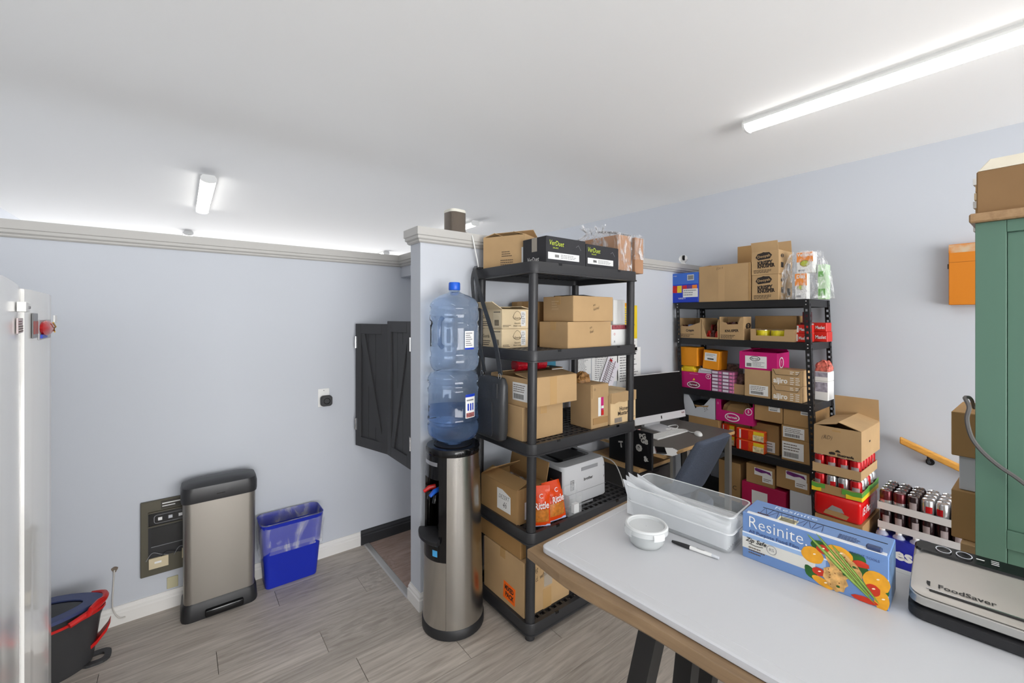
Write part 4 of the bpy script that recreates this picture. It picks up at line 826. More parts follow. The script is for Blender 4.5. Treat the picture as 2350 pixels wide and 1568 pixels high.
# bottom shelf
k = carton('cardboard_box', 'large kraft box with an orange pack sticker, bottom shelf', (1.447, 1.79, 1.755, 2.135), Z5, 0.30, KR)
decal(k, '-x', 0.52, 0.10, 0.80, 0.42, pm('orange_sticker', (250, 108, 20), 0.5), 'sticker', rot=-0.06); text(k, '-x', 0.66, 0.32, 'MIXED', 0.036, INK, sx=0.75, rot=-0.05, bold=0.04); text(k, '-x', 0.665, 0.195, 'PACK', 0.036, INK, sx=0.8, rot=-0.05, bold=0.04)
scrawl(k, '-y', 0.32, 0.80, 'big Tub', 0.042, INK, 0.12); scrawl(k, '-y', 0.30, 0.62, 'Expd. while', 0.040, INK, 0.16)
decal(k, '-y', 0.40, 0.0, 0.58, 0.36, TAPE, 'tape'); decal(k, '-y', 0.42, 0.4, 0.60, 1.0, CTAPE, 'clear_tape')
carton('cardboard_box', 'flat brown box lying on the large bottom-shelf box', (1.452, 1.86, 1.79, 2.2), Z5 + 0.302, 0.112, pm('brown_kraft', (160, 122, 74), 0.85), tape=False)
# ================================================================ office corner
DESKG = pm('dark_grey_laminate', (98, 93, 88), 0.5); EDGEW = pm('light_wood_edge', (196, 158, 108), 0.5, var=0.15, scale=30, stretch=(1, 8, 8))
DK = thing('desk', 'dark grey desk with light wood edge behind the shelving', 'desk', (3.11, 1.955, 0))
bm = B(); box(bm, -0.51, 0.51, -0.297, 0.305, 0.738, 0.76); obj('desk_top', bm, DESKG, DK)
bm = B(); box(bm, -0.51, 0.51, -0.305, -0.2975, 0.738, 0.76); obj('front_edge', bm, EDGEW, DK); bm = B(); box(bm, -0.518, -0.5105, -0.305, 0.305, 0.738, 0.76); obj('side_edge', bm, EDGEW, DK)
for x, y in ((-0.17, -0.265), (-0.17, 0.27), (0.48, -0.265), (0.48, 0.27)):
    bm = B(); box(bm, x - 0.02, x + 0.02, y - 0.02, y + 0.02, 0, 0.7378); obj('leg', bm, pm('grey_metal', (120, 116, 110), 0.45), DK)
DU = thing('drawer_unit', 'dark grey drawer unit with wood-edged top under the desk', 'drawers', (2.715, 2.03, 0))
bm = B(); box(bm, -0.185, 0.185, -0.22, 0.23, 0.0, 0.615, bev=0.003); obj('carcass', bm, pm('charcoal_laminate', (66, 64, 62), 0.5), DU)
bm = B(); box(bm, -0.195, 0.19, -0.232, 0.23, 0.616, 0.64); obj('top_board', bm, EDGEW, DU)
for k in range(3):
    bm = B(); box(bm, -0.18, 0.18, -0.236, -0.221, 0.02 + 0.2 * k, 0.205 + 0.2 * k); dr = obj('drawer', bm, MATS['charcoal_laminate'], DU)
    bm = B(); prism(bm, [(-0.05, 0.2 + 0.2 * k), (0.05, 0.2 + 0.2 * k), (0.035, 0.178 + 0.2 * k), (-0.035, 0.178 + 0.2 * k)], 'y', -0.2365, -0.2361); obj('finger_pull', bm, BLKP, dr)
# closed laptop on its edge, stickers outwards
LT = Bx(thing('laptop', 'black laptop covered in silver stickers, standing on edge', 'laptop', (2.566, 1.905, 0.641), 0), 0.02, 0.37, 0.262)
bm = B(); box(bm, -0.01, -0.002, -0.185, 0.185, 0, 0.262, bev=0.002); obj('lid', bm, pm('laptop_black', (20, 20, 22), 0.35), LT.root)
bm = B(); box(bm, -0.0015, 0.010, -0.185, 0.185, 0, 0.260, bev=0.002); obj('base', bm, BLKP, LT.root)
SILV = pm('sticker_silver', (196, 194, 188), 0.5)
for u, v, s, z, r in ((0.80, 0.86, 'PG', 0.045, 0.2), (0.84, 0.74, 'GB', 0.045, -0.1), (0.72, 0.52, 'O', 0.065, 0.0), (0.72, 0.52, 'c', 0.045, 2.0), (0.87, 0.28, '&', 0.05, 0.3), (0.30, 0.48, 'T', 0.06, 0.2), (0.52, 0.62, 'C', 0.05, 0.4), (0.53, 0.35, 'S', 0.05, 0.1), (0.3, 0.92, 'Q', 0.05, 0)):
    text(LT, '-x', u, v, s, z, SILV, rot=r, name='sticker', bold=0.05)
# all-in-one computer
AC = thing('desktop_computer', 'silver all-in-one computer with black screen on the desk', 'computer', (3.205, 2.07, 0.76), math.radians(-6))
Mt = Matrix.Translation((0, 0, 0.065)) @ Matrix.Rotation(math.radians(-9), 4, 'X')
SLV = pm('silver_plastic', (214, 214, 216), 0.4, 0.2)
bm = B(); box(bm, -0.32, 0.32, -0.012, 0.014, 0.0, 0.40, bev=0.004, M=Mt); sc = obj('housing', bm, SLV, AC)
bm = B(); box(bm, -0.314, 0.314, -0.0145, -0.0121, 0.062, 0.395, M=Mt); obj('screen', bm, pm('screen_black', (12, 12, 13), 0.6, spec=0.2), AC)
bm = B(); box(bm, -0.006, 0.006, -0.0135, -0.0121, 0.02, 0.045, M=Mt); obj('logo', bm, INK, sc)
for x in (0.27, 0.29): bm = B(); box(bm, x, x + 0.01, -0.0135, -0.0121, 0.035, 0.047, M=Mt); obj('indicator', bm, pm('wine_print', (96, 30, 36), 0.5), sc)
bm = B(); prism(bm, [(0.065, 0.20), (0.075, 0.28), (0.12, 0.02), (0.12, 0.0), (-0.09, 0.0), (-0.09, 0.006), (0.09, 0.012)], 'x', -0.10, 0.10); obj('stand', bm, SLV, AC)
KB = thing('keyboard', 'slim white keyboard in front of the computer', 'keyboard', (3.09, 1.935, 0.7605), math.radians(-2)); bm = B(); box(bm, -0.205, 0.205, -0.055, 0.055, 0, 0.008, bev=0.002); obj('frame', bm, WPL, KB)
for r in range(5):
    for c in range(14):
        if r == 0 and 3 < c < 9: continue
        bm = B(); box(bm, -0.198 + c * 0.0284, -0.198 + c * 0.0284 + 0.025, -0.05 + r * 0.0205, -0.05 + r * 0.0205 + 0.0175, 0.008, 0.0105); obj('key', bm, WPL, KB)
bm = B(); box(bm, -0.198 + 4 * 0.0284, -0.198 + 9 * 0.0284 - 0.0034, -0.05, -0.0325, 0.008, 0.0105); obj('key', bm, WPL, KB)
MS = thing('mouse', 'white oval computer mouse on the desk', 'mouse', (3.27, 1.775, 0.7605), math.radians(-50)); bm = B(); loft(bm, [[(x, y, z) for x, y in ell(0.03 * k, 0.055 * k, 20)] for k, z in ((0.96, 0), (1.0, 0.006), (0.9, 0.016), (0.6, 0.024), (0.2, 0.027))]); obj('shell', bm, WPL, MS, smooth=True)
bm = B(); loft(bm, [[(x, y, z) for x, y in ell(0.0305 * k, 0.0555 * k, 20)] for k, z in ((1.0, 0.0045), (1.0, 0.0055))]); obj('seam', bm, SLV, MS)
t = thing('paper_sheets', 'loose white sheets on the front corner of the desk', 'paper', (2.67, 1.715, 0.7605), 0.3)
for k in range(4): bm = B(); box(bm, -0.07, 0.08, -0.09, 0.09, 0.0008 * k, 0.0008 * k + 0.0005); obj('sheet', bm, WHITE, t, rot=(0, 0, 0.15 * k))
bm = B(); box(bm, -0.035, 0.035, -0.07, 0.07, 0, 0.009, bev=0.003); tag(obj('smartphone', bm, BLKG, loc=(2.66, 1.72, 0.7645), rot=(0, 0, -0.9)), 'black smartphone lying on the loose sheets', 'phone')
bm = B(); box(bm, -0.10, 0.10, -0.045, 0.045, 0, 0.006); tag(obj('note_pad', bm, YEL, loc=(2.80, 2.05, 0.7605), rot=(0, 0, 0.2)), 'yellow note pad under the computer screen', 'note pad')
bm = B(); box(bm, -0.038, 0.038, -0.001, 0.001, 0, 0.075); tag(obj('sticky_note', bm, pm('pink_paper', (238, 160, 158), 0.7), loc=(2.78, 1.99, 0.7605), rot=(math.radians(-12), 0, -0.1)), 'pink note propped below the computer screen', 'note')
def cord(name, label, pts, r, mat, k=6):
    P = spline(pts, k); t = thing(name, label, 'cable', P[0]); bm = B(); tube(bm, [p - P[0] for p in P], r, 6); obj('cord', bm, mat, t, smooth=True); return t
cord('charging_cable', 'white looped cable lying between keyboard and computer', [(3.20, 2.02, 0.768), (3.30, 1.98, 0.768), (3.38, 2.03, 0.772), (3.30, 2.06, 0.768), (3.24, 1.99, 0.770), (3.32, 1.92, 0.766), (3.28, 1.85, 0.766), (3.29, 1.81, 0.766)], 0.0035, WPL)
cord('charging_cable', 'white cable hanging beside the drawer unit', [(2.50, 2.12, 0.66), (2.505, 1.98, 0.62), (2.50, 1.90, 0.40), (2.46, 2.0, 0.22), (2.44, 2.15, 0.20)], 0.0035, WPL)
# papers pinned on the partition above the desk
def sheet(label, x0, x1, y0, y1, mat=None, rot=0.0, off=0.002, name='pinned_paper', cat='paper', lab=True, seed=1):
    p, q = V(x0, y0, Y=YP - off), V(x1, y1, Y=YP - off); z1, z0 = p.z, zat(y1, (p.x + q.x) / 2, YP)
    bx = Bx(thing(name, label, cat, ((p.x + q.x) / 2, YP - off, z0), 0, 'papers on the partition above the desk'), q.x - p.x, 0.001, z1 - z0)
    bm = B(); box(bm, -bx.w / 2, bx.w / 2, -0.0005, 0.0005, 0, bx.h); obj('sheet', bm, mat or WHITE, bx.root)
    lines(bx, '-y', 0.1, 0.12, 0.9, 0.92, 12, GREYINK, seed=seed)
    if rot: bx.root.rotation_euler = (0, rot, 0)
    return bx
sheet('blank-looking sheet pinned beside the shelving post', 1312, 1356, 815, 860, seed=1)
sheet('printed form pinned in the middle of the wall papers', 1358, 1418, 815, 878, seed=2)
sheet('long printed list pinned next to the yellow sheet', 1416, 1470, 800, 886, seed=3)
k = sheet('yellow sheet pinned on the partition above the desk', 1418, 1462, 700, 778, YEL, seed=4); decal(k, '-y', 0.30, 0.96, 0.62, 1.06, pm('amber_clip', (222, 150, 30), 0.4), 'clip', t=0.006)
sheet('white sheet pinned under the yellow sheet', 1418, 1462, 779, 806, seed=5)
k = sheet('striped brochure hanging tilted over the wall papers', 1372, 1402, 822, 892, pm('lilac_white', (226, 222, 230), 0.6), rot=math.radians(28), off=0.012, seed=6)
for u in (0.18, 0.30, 0.62): decal(k, '-y', u, 0, u + 0.04, 1, pm('plum_ink', (92, 40, 58), 0.6), 'stripe')
decal(k, '-y', 0.2, 0.9, 0.4, 0.97, RED, 'logo')
# office chair
CHF = pm('blue_grey_fabric', (86, 94, 110), 0.95, var=0.25, scale=260, bump=0.3, bscale=500)
CHR = thing('office_chair', 'blue-grey fabric office chair pushed up to the desk', 'chair', (2.665, 1.66, 0), 0)
def shell(u, v):    # u -1..1 across, v 0..1 up
    w = 0.20 * (1 - 0.12 * v ** 3); return (u * w, -0.155 - 0.19 * v - 0.045 * (1 - u * u) + 0.03, 0.56 + 0.40 * v - 0.02 * u * u * v)
P = [[shell(-1 + 2 * i / 10, j / 10) for i in range(11)] for j in range(11)]
def rnd(p, i, j):
    return p
bm = B()
front = [[bm.verts.new((x, y + 0.028, z)) for x, y, z in r] for r in P]; back = [[bm.verts.new((x, y - 0.028, z)) for x, y, z in r] for r in P]
for g, s in ((front, 1), (back, -1)):
    for j in range(10):
        for i in range(10): bm.faces.new((g[j][i], g[j][i + 1], g[j + 1][i + 1], g[j + 1][i]))
ed = [(j, 0) for j in range(11)] + [(10, i) for i in range(1, 11)] + [(j, 10) for j in range(9, -1, -1)] + [(0, i) for i in range(9, 0, -1)]
for a, b in zip(ed, ed[1:] + ed[:1]): bm.faces.new((front[a[0]][a[1]], front[b[0]][b[1]], back[b[0]][b[1]], back[a[0]][a[1]]))
bmesh.ops.recalc_face_normals(bm, faces=bm.faces)
bmesh.ops.bevel(bm, geom=[e for e in bm.edges if e.calc_face_angle(0) > 0.9], offset=0.018, segments=3, affect='EDGES', profile=0.5)
obj('backrest', bm, CHF, CHR, smooth=True)
bm = B(); loft(bm, [[(x, y, z) for x, y in rrect(0.43 * k, 0.36 * k, 0.09 * k, 5, 0, -0.06)] for k, z in ((0.9, 0.41), (1.0, 0.43), (1.0, 0.465), (0.92, 0.485))]); obj('seat', bm, CHF, CHR, smooth=True)
bm = B(); tube(bm, [(0, -0.05, 0.40), (0, -0.16, 0.42), (0, -0.20, 0.58)], 0.022, 8); obj('back_support', bm, BLKP, CHR)
bm = B(); lathe(bm, [(0.028, 0.09), (0.028, 0.25), (0.018, 0.25), (0.018, 0.41)], 14, (0, -0.09, 0)); obj('column', bm, BLKM, CHR, smooth=True)
for k in range(5):
    a = 2 * math.pi * k / 5 + 0.3; bm = B(); tube(bm, [(0.02 * math.cos(a), 0.02 * math.sin(a) - 0.09, 0.105), (0.17 * math.cos(a), 0.17 * math.sin(a) - 0.09, 0.075)], [0.024, 0.014], 8); lg = obj('base_arm', bm, BLKP, CHR)
    bm = B(); lathe(bm, [(0.026, -0.012), (0.028, 0), (0.026, 0.012)], 14, M=Matrix.Translation((0.17 * math.cos(a), 0.17 * math.sin(a) - 0.09, 0.0285)) @ Matrix.Rotation(a, 4, 'Z') @ Matrix.Rotation(math.pi / 2, 4, 'X')); obj('caster', bm, BLKP, lg)
# ================================================================ black metal rack against the right wall
RX0, RX1, RYR, RYL = 3.72, 4.19, 1.155, 2.2415
RZ = [0.12, 0.585, 1.045, 1.51, 1.84]
def ly(z): return 0.035 * (z - 1.84)
RK = thing('metal_rack', 'black slotted-angle metal rack with five shelves by the right wall', 'rack', ((RX0 + RX1) / 2, (RYR + RYL) / 2, 0))
rw, rd = (RX1 - RX0) / 2, (RYL - RYR) / 2
PITCH, FLW = 0.042, 0.036
def flange(bm, ax, s, h, M):
    """perforated strip: along local x (width s*FLW) and z"""
    n = int(h / PITCH)
    def bb(a0, a1, z0, z1):
        a0, a1 = sorted((s * a0, s * a1))
        if ax == 'x': box(bm, a0, a1, -0.0012, 0.0012, z0, z1, M=M)
        else: box(bm, -0.0012, 0.0012, a0, a1, z0, z1, M=M)
    bb(0, 0.011, 0, h); bb(0.025, FLW, 0, h)
    for k in range(n + 1): bb(0.011, 0.025, k * PITCH, min(h, k * PITCH + 0.024))
for i in (-1, 1):
    for j in (-1, 1):
        bm = B(); hh = 1.839; Sh = Matrix(((1, 0, 0, i * rw), (0, 1, 0.035, j * rd + ly(0)), (0, 0, 1, 0), (0, 0, 0, 1)))
        flange(bm, 'x', -i, hh, Sh); flange(bm, 'y', -j, hh, Sh); obj('post', bm, BLKM, RK)
for z in RZ:
    o = ly(z); LH = 0.058
    for nm, x0, x1, y0, y1 in (('beam', -rw + 0.003, -rw + 0.008, -rd + 0.002, rd - 0.002), ('beam', rw - 0.008, rw - 0.003, -rd + 0.002, rd - 0.002), ('end_beam', -rw + 0.009, rw - 0.009, -rd + 0.003, -rd + 0.008), ('end_beam', -rw + 0.009, rw - 0.009, rd - 0.008, rd - 0.003)):
        bm = B(); box(bm, x0, x1, y0 + o, y1 + o, z - LH, z, bev=0.001); obj(nm, bm, BLKM, RK)
    bm = B(); box(bm, -rw + 0.009, rw - 0.009, -rd + 0.009 + o, rd - 0.009 + o, z - 0.014, z - 0.002); obj('shelf_board', bm, pm('dark_shelf_board', (52, 50, 48), 0.6), RK)
    for yy in (-rd + 0.018, rd - 0.018):
        for dz in (0.016, 0.042): bm = B(); lathe(bm, [(0.005, 0), (0.005, 0.003), (0.002, 0.005)], 8, M=Matrix.Translation((-rw - 0.0012, yy + o, z - dz)) @ Matrix.Rotation(-math.pi / 2, 4, 'Y')); obj('rivet', bm, CHROME, RK)
A5, A4, A3, A2, A1 = RZ
def fx(xl, xr, X, dep): return (X, X + dep, V(xr, 0, X=X).y + 0.001, V(xl, 0, X=X).y - 0.001)
def hz(py, ext, z, left=False): return zat(py, ext[0], ext[3] if left else ext[2]) - z
def rbox(name, label, xl, xr, ytop, z, X=3.735, dep=0.3, mat=None, **k):
    e = fx(xl, xr, X, dep); return carton(name, label, e, z, hz(ytop, e, z), mat, **k)
def oval(bx, face, u, v, a, b, s, size, c1, c2):
    M = frameM(bx.fr(face), u, v, 0.0009); bm = B(); prism(bm, ell(a, b, 24), 'z', 0, 0.0006, M=M); o = obj('logo_oval', bm, c1, bx.root)
    M = frameM(bx.fr(face), u, v, 0.0016); bm = B(); prism(bm, ell(a * .86, b * .78, 24), 'z', 0, 0.0004, M=M); obj('logo_field', bm, c2, o)
    text(bx, face, u, v, s, size, c1, parent=o, off=0.0024, bold=0.02); return o
def display(name, label, ext, z, h, notch, mat=None, cat='box'):
    """open shelf-ready tray; notch = outline points (u, v) cut into the front (-x) face, listed from left to right"""
    X0, X1, Y0, Y1 = ext; w, d = X1 - X0, Y1 - Y0; mat = mat or KR
    bx = Bx(thing(name, label, cat, ((X0 + X1) / 2, (Y0 + Y1) / 2, z)), w, d, h); T = 0.004
    bm = B(); box(bm, -w / 2, w / 2, -d / 2, d / 2, 0, T); box(bm, -w / 2 + T, w / 2, -d / 2, -d / 2 + T, T, h); box(bm, -w / 2 + T, w / 2, d / 2 - T, d / 2, T, h); box(bm, w / 2 - T, w / 2, -d / 2 + T, d / 2 - T, T, h); obj('body', bm, mat, bx.root)
    pts = [(d / 2, T)] + [(d / 2 - u * d, v * h) for u, v in notch] + [(-d / 2, T)]
    bm = B(); prism(bm, pts, 'x', -w / 2, -w / 2 + T); obj('front_wall', bm, mat, bx.root)
    return bx
# ---- top shelf
CB1 = pm('royal_blue_board', (22, 60, 190), 0.35); CB0 = pm('bright_blue_board', (60, 110, 205), 0.4)
k = rbox('snack_box', 'blue multipack snack box at the end of the top rack shelf', 1541, 1603, 624, A1, 3.73, 0.26, CB1, tape=False)
decal(k, '-x', 0, 0.62, 1, 1, CB0, 'upper_panel'); decal(k, '-x', 0.6, 0.74, 0.84, 0.93, WHITE, 'barcode_panel', base=0.0008); barcode(k, '-x', 0.62, 0.76, 0.82, 0.91, INK, off=0.002)
for q, (u, m) in enumerate(((0.05, RED), (0.22, YEL), (0.42, RED), (0.60, pm('violet_print', (110, 60, 130), 0.4)), (0.78, pm('orange_print', (236, 130, 40), 0.4)))): decal(k, '-x', u, 0.34, u + 0.17, 0.58, m, 'bag_picture', rot=0.08 * (q % 3 - 1))
decal(k, '-x', 0.44, 0.18, 0.98, 0.46, WHITE, 'sticker', base=0.001); lines(k, '-x', 0.46, 0.22, 0.95, 0.44, 3, GREYINK, off=0.0022); text(k, '-x', 0.40, 0.14, 'VARIETY', 0.022, WHITE, sx=0.9); text(k, '-x', 0.14, 0.92, 'crisps', 0.016, WHITE)
k = rbox('cardboard_box', 'wide kraft box with a scribble on the top rack shelf', 1604, 1722, 603, A1, 3.735, 0.3, KR, openb=True, flaps=(('-x', 0.1, 172), ('+x', 0.1, 168), ('+y', 0.1, 176))); scrawl(k, '-x', 0.42, 0.92, 'ESA 4', 0.03, INK2, 0.1); decal(k, '-x', 0.40, 0, 0.52, 1, pm('kraft_tape', (190, 156, 112), 0.5), 'tape'); decal(k, '-x', 0.97, 0, 0.995, 1, KR2, 'corner_fold')
DJ = pm('print_black', (40, 32, 28), 0.6)
def badge(k, face, u, v, a, s, size):
    M = frameM(k.fr(face), u, v, 0.0011, 0.1); bm = B(); prism(bm, [(-a, 0), (-a * .7, a * .42), (-a * .2, a * .48), (0, a * .55), (a * .2, a * .48), (a * .7, a * .42), (a, 0), (a * .7, -a * .42), (-a * .7, -a * .42)], 'z', 0, 0.0004, M=M); o = obj('logo_badge', bm, DJ, k.root); text(k, face, u, v, s, size, KR, parent=o, off=0.0019, rot=0.1, bold=0.02)
e = cornX(1787, 1725, 1818, 3.74); hl = hz(628, e, A1)
k = carton('cardboard_box', 'lower printed kraft box of a pair on the top rack shelf', e, A1, hl, KR, tape=False); k2 = carton('cardboard_box', 'upper printed kraft box of a pair with raised front flap', e, A1 + hl + 0.001, hz(573, e, A1 + hl), KR, openb=True, flaps=(('-x', 0.075, 75), ('+x', 0.1, 100), ('-y', 0.1, 178)))
for q in (k, k2):
    badge(q, '-x', 0.46, 0.78, 0.062, 'Dooyeh', 0.03); text(q, '-x', 0.50, 0.50, 'KRISPY', 0.040, DJ, rot=0.06, bold=0.05, sx=0.9); text(q, '-x', 0.54, 0.36, 'KNUSPER', 0.040, DJ, rot=0.06, bold=0.05, sx=0.75); lines(q, '-x', 0.08, 0.06, 0.80, 0.22, 3, DJ, seed=4)
    badge(q, '-y', 0.25, 0.78, 0.03, 'D', 0.03); decal(q, '-y', 0.16, 0.28, 0.34, 0.5, DJ, 'print_block'); decal(q, '-y', 0.62, 0.2, 0.85, 0.48, DJ, 'print_block')
e = fx(1692, 1740, 4.05, 0.1); carton('cardboard_box', 'kraft box standing behind the printed pair on the top rack shelf', e, A1, hz(567, e, A1, True), KR2, tape=False)
# groceries in a thin plastic bag
OW = pm('soup_orange', (240, 140, 26), 0.4)
def soup(label, xl, xr, y0, z, X, txt, lim, dep=0.07):
    e = fx(xl, xr, X, dep); k = carton('soup_carton', label, e, z, hz(y0, e, z), WHITE, tape=False, group='cartons in the clear bag')
    decal(k, '-x', 0, 0.52, 1, 0.98, OW, 'orange_panel'); text(k, '-x', 0.5, 0.86, txt, 0.036, WHITE, bold=0.03, sx=0.9)
    M = frameM(k.fr('-x'), 0.5, 0.45, 0.0015); bm = B(); prism(bm, ell(k.d * .3, k.d * .24, 20), 'z', 0, 0.0006, M=M); o = obj('bowl_picture', bm, pm('bowl_ochre', (150, 130, 40), 0.5), k.root); M = frameM(k.fr('-x'), 0.5, 0.45, 0.0022); bm = B(); prism(bm, ell(k.d * .24, k.d * .18, 18), 'z', 0, 0.0006, M=M); obj('soup_picture', bm, lim, o); decal(k, '-x', 0.1, 0.08, 0.5, 0.16, GREYINK, 'small_print'); return k
LIMS = pm('lime_soup', (176, 186, 40), 0.5, var=0.2, scale=80)
k = soup('lower orange and white soup carton inside the clear bag', 1824, 1852, 626, A1, 3.79, 'Dais', LIMS); soup('upper orange and white soup carton standing above the other', 1828, 1866, 576, A1 + k.h + 0.001, 3.80, 'Vegnice', LIMS, 0.09)
e = fx(1876, 1896, 3.86, 0.10); k = carton('drink_carton', 'pale green carton at the end of the top rack shelf', e, A1, hz(606, e, A1), pm('pale_green', (186, 214, 178), 0.5), tape=False); decal(k, '-x', 0.1, 0.1, 0.9, 0.3, GREENP, 'green_print'); decal(k, '-x', 0.1, 0.65, 0.7, 0.8, GREENP, 'green_print')
t = thing('plastic_bag', 'thin clear plastic bag wrapped round the soup cartons', 'plastic bag', (3.83, V(1850, 0, X=3.83).y, A1 + 0.003)); R = random.Random(21)
bm = B(); rings = []
for q in range(10):
    s = q / 9; pin = (1.1 - 0.25 * s - 0.5 * max(0, s - 0.6))
    rings.append([(x * pin + R.uniform(-0.012, 0.012), y * pin + R.uniform(-0.012, 0.012), 0.002 + s * 0.36 + (R.uniform(-0.015, 0.015) if q else 0)) for x, y in rrect(0.19, 0.30, 0.06, 5)])
loft(bm, rings, cap=False); obj('film', bm, FILM, t)
# ---- second shelf
def printed(k, s1, seed=1):
    text(k, '-x', 0.52, 0.38, s1, 0.030, DJ, rot=0.06, bold=0.03, sx=0.9); lines(k, '-x', 0.05, 0.04, 0.72, 0.22, 3, DJ, seed=seed)
e = fx(1557, 1609, 3.735, 0.3); k = display('display_box', 'kraft shelf tray printed Crispin with dark contents', e, A2, hz(730, e, A2), [(0, 0.98), (0.02, 0.60), (0.45, 0.58), (0.95, 0.78), (0.97, 1.0), (1.0, 1.0)]); printed(k, 'Crispin')
def packs(xl, xr, X, z, n, mats, label, h=0.10, nm='snack_pack', group=None):
    y1, y0 = V(xl, 0, X=X).y, V(xr, 0, X=X).y; R = random.Random(n)
    for q in range(n):
        yy = y0 + (y1 - y0) * (q + .5) / n; bm = B(); w = abs(y1 - y0) / n * .46
        crumple(bm, (-0.04, 0.04, -w, w), 0, h * R.uniform(.8, 1.0), 0.004, n=5, seed=q + n, top=0.35)
        tag(obj(nm, bm, mats[q % len(mats)], loc=(X + 0.05, yy, z)), label if n == 1 else label + ', %s from the partition side' % ORD[n - 1 - q], 'snack', group or label)
DBR = pm('dark_brown_foil', (74, 30, 24), 0.25, var=0.4, scale=60); BLF = pm('blue_white_foil', (120, 140, 180), 0.25, var=0.5, scale=60); RDF = pm('red_foil', (170, 36, 26), 0.25, var=0.4, scale=60)
packs(1562, 1600, 3.77, A2 + 0.005, 3, (DBR, BLF), 'small dark wrapped snack in the printed end tray', 0.13)
e = fx(1610, 1649, 3.735, 0.3); k = display('display_box', 'open-fronted kraft tray with torn sides and red snacks', e, A2, hz(733, e, A2), [(0, 1.0), (0.12, 0.95), (0.04, 0.8), (0.3, 0.1), (0.95, 0.08), (0.93, 0.8), (1, 1)]); packs(1620, 1648, 3.76, A2 + 0.005, 3, (RDF, DBR), 'red and brown snack packet in the torn open tray', 0.075); packs(1620, 1648, 3.88, A2 + 0.005, 2, (DBR, RDF), 'dark snack packet at the back of the torn open tray', 0.12)
e = cornX(1706, 1651, 1724, 3.735); k = display('display_box', 'notched kraft shelf tray printed like the boxes above', e, A2, hz(727, e, A2), [(0, 1.0), (0.01, 0.78), (0.28, 0.74), (0.34, 0.66), (0.78, 0.68), (0.84, 0.92), (0.97, 1.0), (1, 1)]); printed(k, 'KNUSPER', 3); packs(1660, 1700, 3.76, A2 + 0.005, 3, (DBR,), 'brown snack packet in the notched printed tray', 0.16); badge(k, '-y', 0.6, 0.6, 0.05, 'D', 0.04)
e = fx(1722, 1823, 3.735, 0.2); hh = hz(757, e, A2); k = display('can_tray', 'low kraft tray holding yellow tins', e, A2, hh, [(0, 1.0), (0.12, 1.0), (0.13, 0.45), (0.78, 0.45), (0.79, 1.0), (1, 1)])
YT = pm('yellow_tin', (206, 190, 24), 0.35, var=0.25, scale=40)
for q in range(2):
    yy = V(1752 + 34 * q, 0, X=3.80).y; t = thing('tin', 'short yellow tin in the low tray, nearer the %s' % ('notched tray' if q == 0 else 'red tea packets'), 'tin', (3.80, yy, A2 + 0.0045), 0, 'yellow tins in the tray'); bm = B(); lathe(bm, [(0.048, 0), (0.05, 0.003), (0.05, hh * .82), (0.048, hh * .85)], 20); obj('body', bm, YT, t, smooth=True); bm = B(); lathe(bm, [(0.046, hh * .85), (0.046, hh * .87)], 20); obj('lid', bm, CHROME, t)
e = fx(1732, 1828, 3.95, 0.16); carton('cardboard_box', 'plain kraft box behind the tray of yellow tins', e, A2, hz(725, e, A2), KR2, tape=False)
RBX = pm('red_board', (206, 40, 28), 0.4)
for q, (xl, xr, yt, zz, X, lab) in enumerate(((1826, 1856, 766, 0, 3.78, 'lower red tea packet beside the front post'), (1828, 1856, 746, 1, 3.79, 'upper red tea packet beside the front post'), (1862, 1899, 762, 0, 3.96, 'lower red packet near the rear rack post'), (1862, 1897, 741, 1, 3.97, 'upper red packet near the rear rack post'))):
    e = fx(xl, xr, X, 0.12); z0 = A2 if not zz else A2 + prev + 0.001; k = carton('tea_packet', lab, e, z0, max(0.03, hz(yt, e, z0)), RBX, tape=False, cat='packet'); prev = k.h
    text(k, '-x', 0.58, 0.45, 'Maslet', k.h * .5, WHITE, sx=.7, bold=.02); decal(k, '-x', 0.02, 0.1, 0.16, 0.9, WHITE, 'white_panel')
for q in range(2):
    e = fx(1836 + q * 5, 1856, 3.93 - 0.0 * q, 0.08); z0 = A2 + 0.0 + (0 if q == 0 else 0.151); carton('coffee_pack', 'dark maroon packet standing behind the red tea packets, %s one' % ('bottom' if q == 0 else 'top'), e, z0, 0.15 if q == 0 else 0.085, pm('maroon_board', (84, 22, 28), 0.4), tape=False, cat='packet')
# ---- third shelf
e = fx(1561, 1631, 3.735, 0.3); k = carton('wafer_carton', 'magenta carton with oval logo under the orange boxes', e, A3, hz(859, e, A3), MAG, tape=False); oval(k, '-x', 0.45, 0.24, 0.062, 0.03, 'Barmak', 0.026, WHITE, pm('wine_logo', (120, 14, 60), 0.5)); oval(k, '-x', 0.93, 0.84, 0.024, 0.022, 'B', 0.024, WHITE, MAG); lines(k, '-x', 0.32, 0.86, 0.62, 0.94, 1, PINKP); decal(k, '-x', 0.42, 0.5, 0.5, 0.66, YEL, 'print', pts=[(-.5, -.5), (.5, -.3), (.1, .5)]); zb = A3 + k.h
t = thing('snack_bag', 'yellow snack bag lying under the left orange box', 'snack bag', (3.81, V(1583, 0, X=3.79).y, zb + 0.001)); bm = B(); crumple(bm, (-0.06, 0.06, -0.075, 0.075), 0, 0.052, 0.006, n=5, seed=5, top=0.25); obj('pouch', bm, YEL, t)
t = thing('snack_bag', 'pale silver snack bag under the tilted orange box', 'snack bag', (3.81, V(1622, 0, X=3.79).y, zb + 0.001)); bm = B(); crumple(bm, (-0.06, 0.06, -0.07, 0.07), 0, 0.035, 0.006, n=5, seed=6, top=0.25); obj('pouch', bm, GREYB, t)
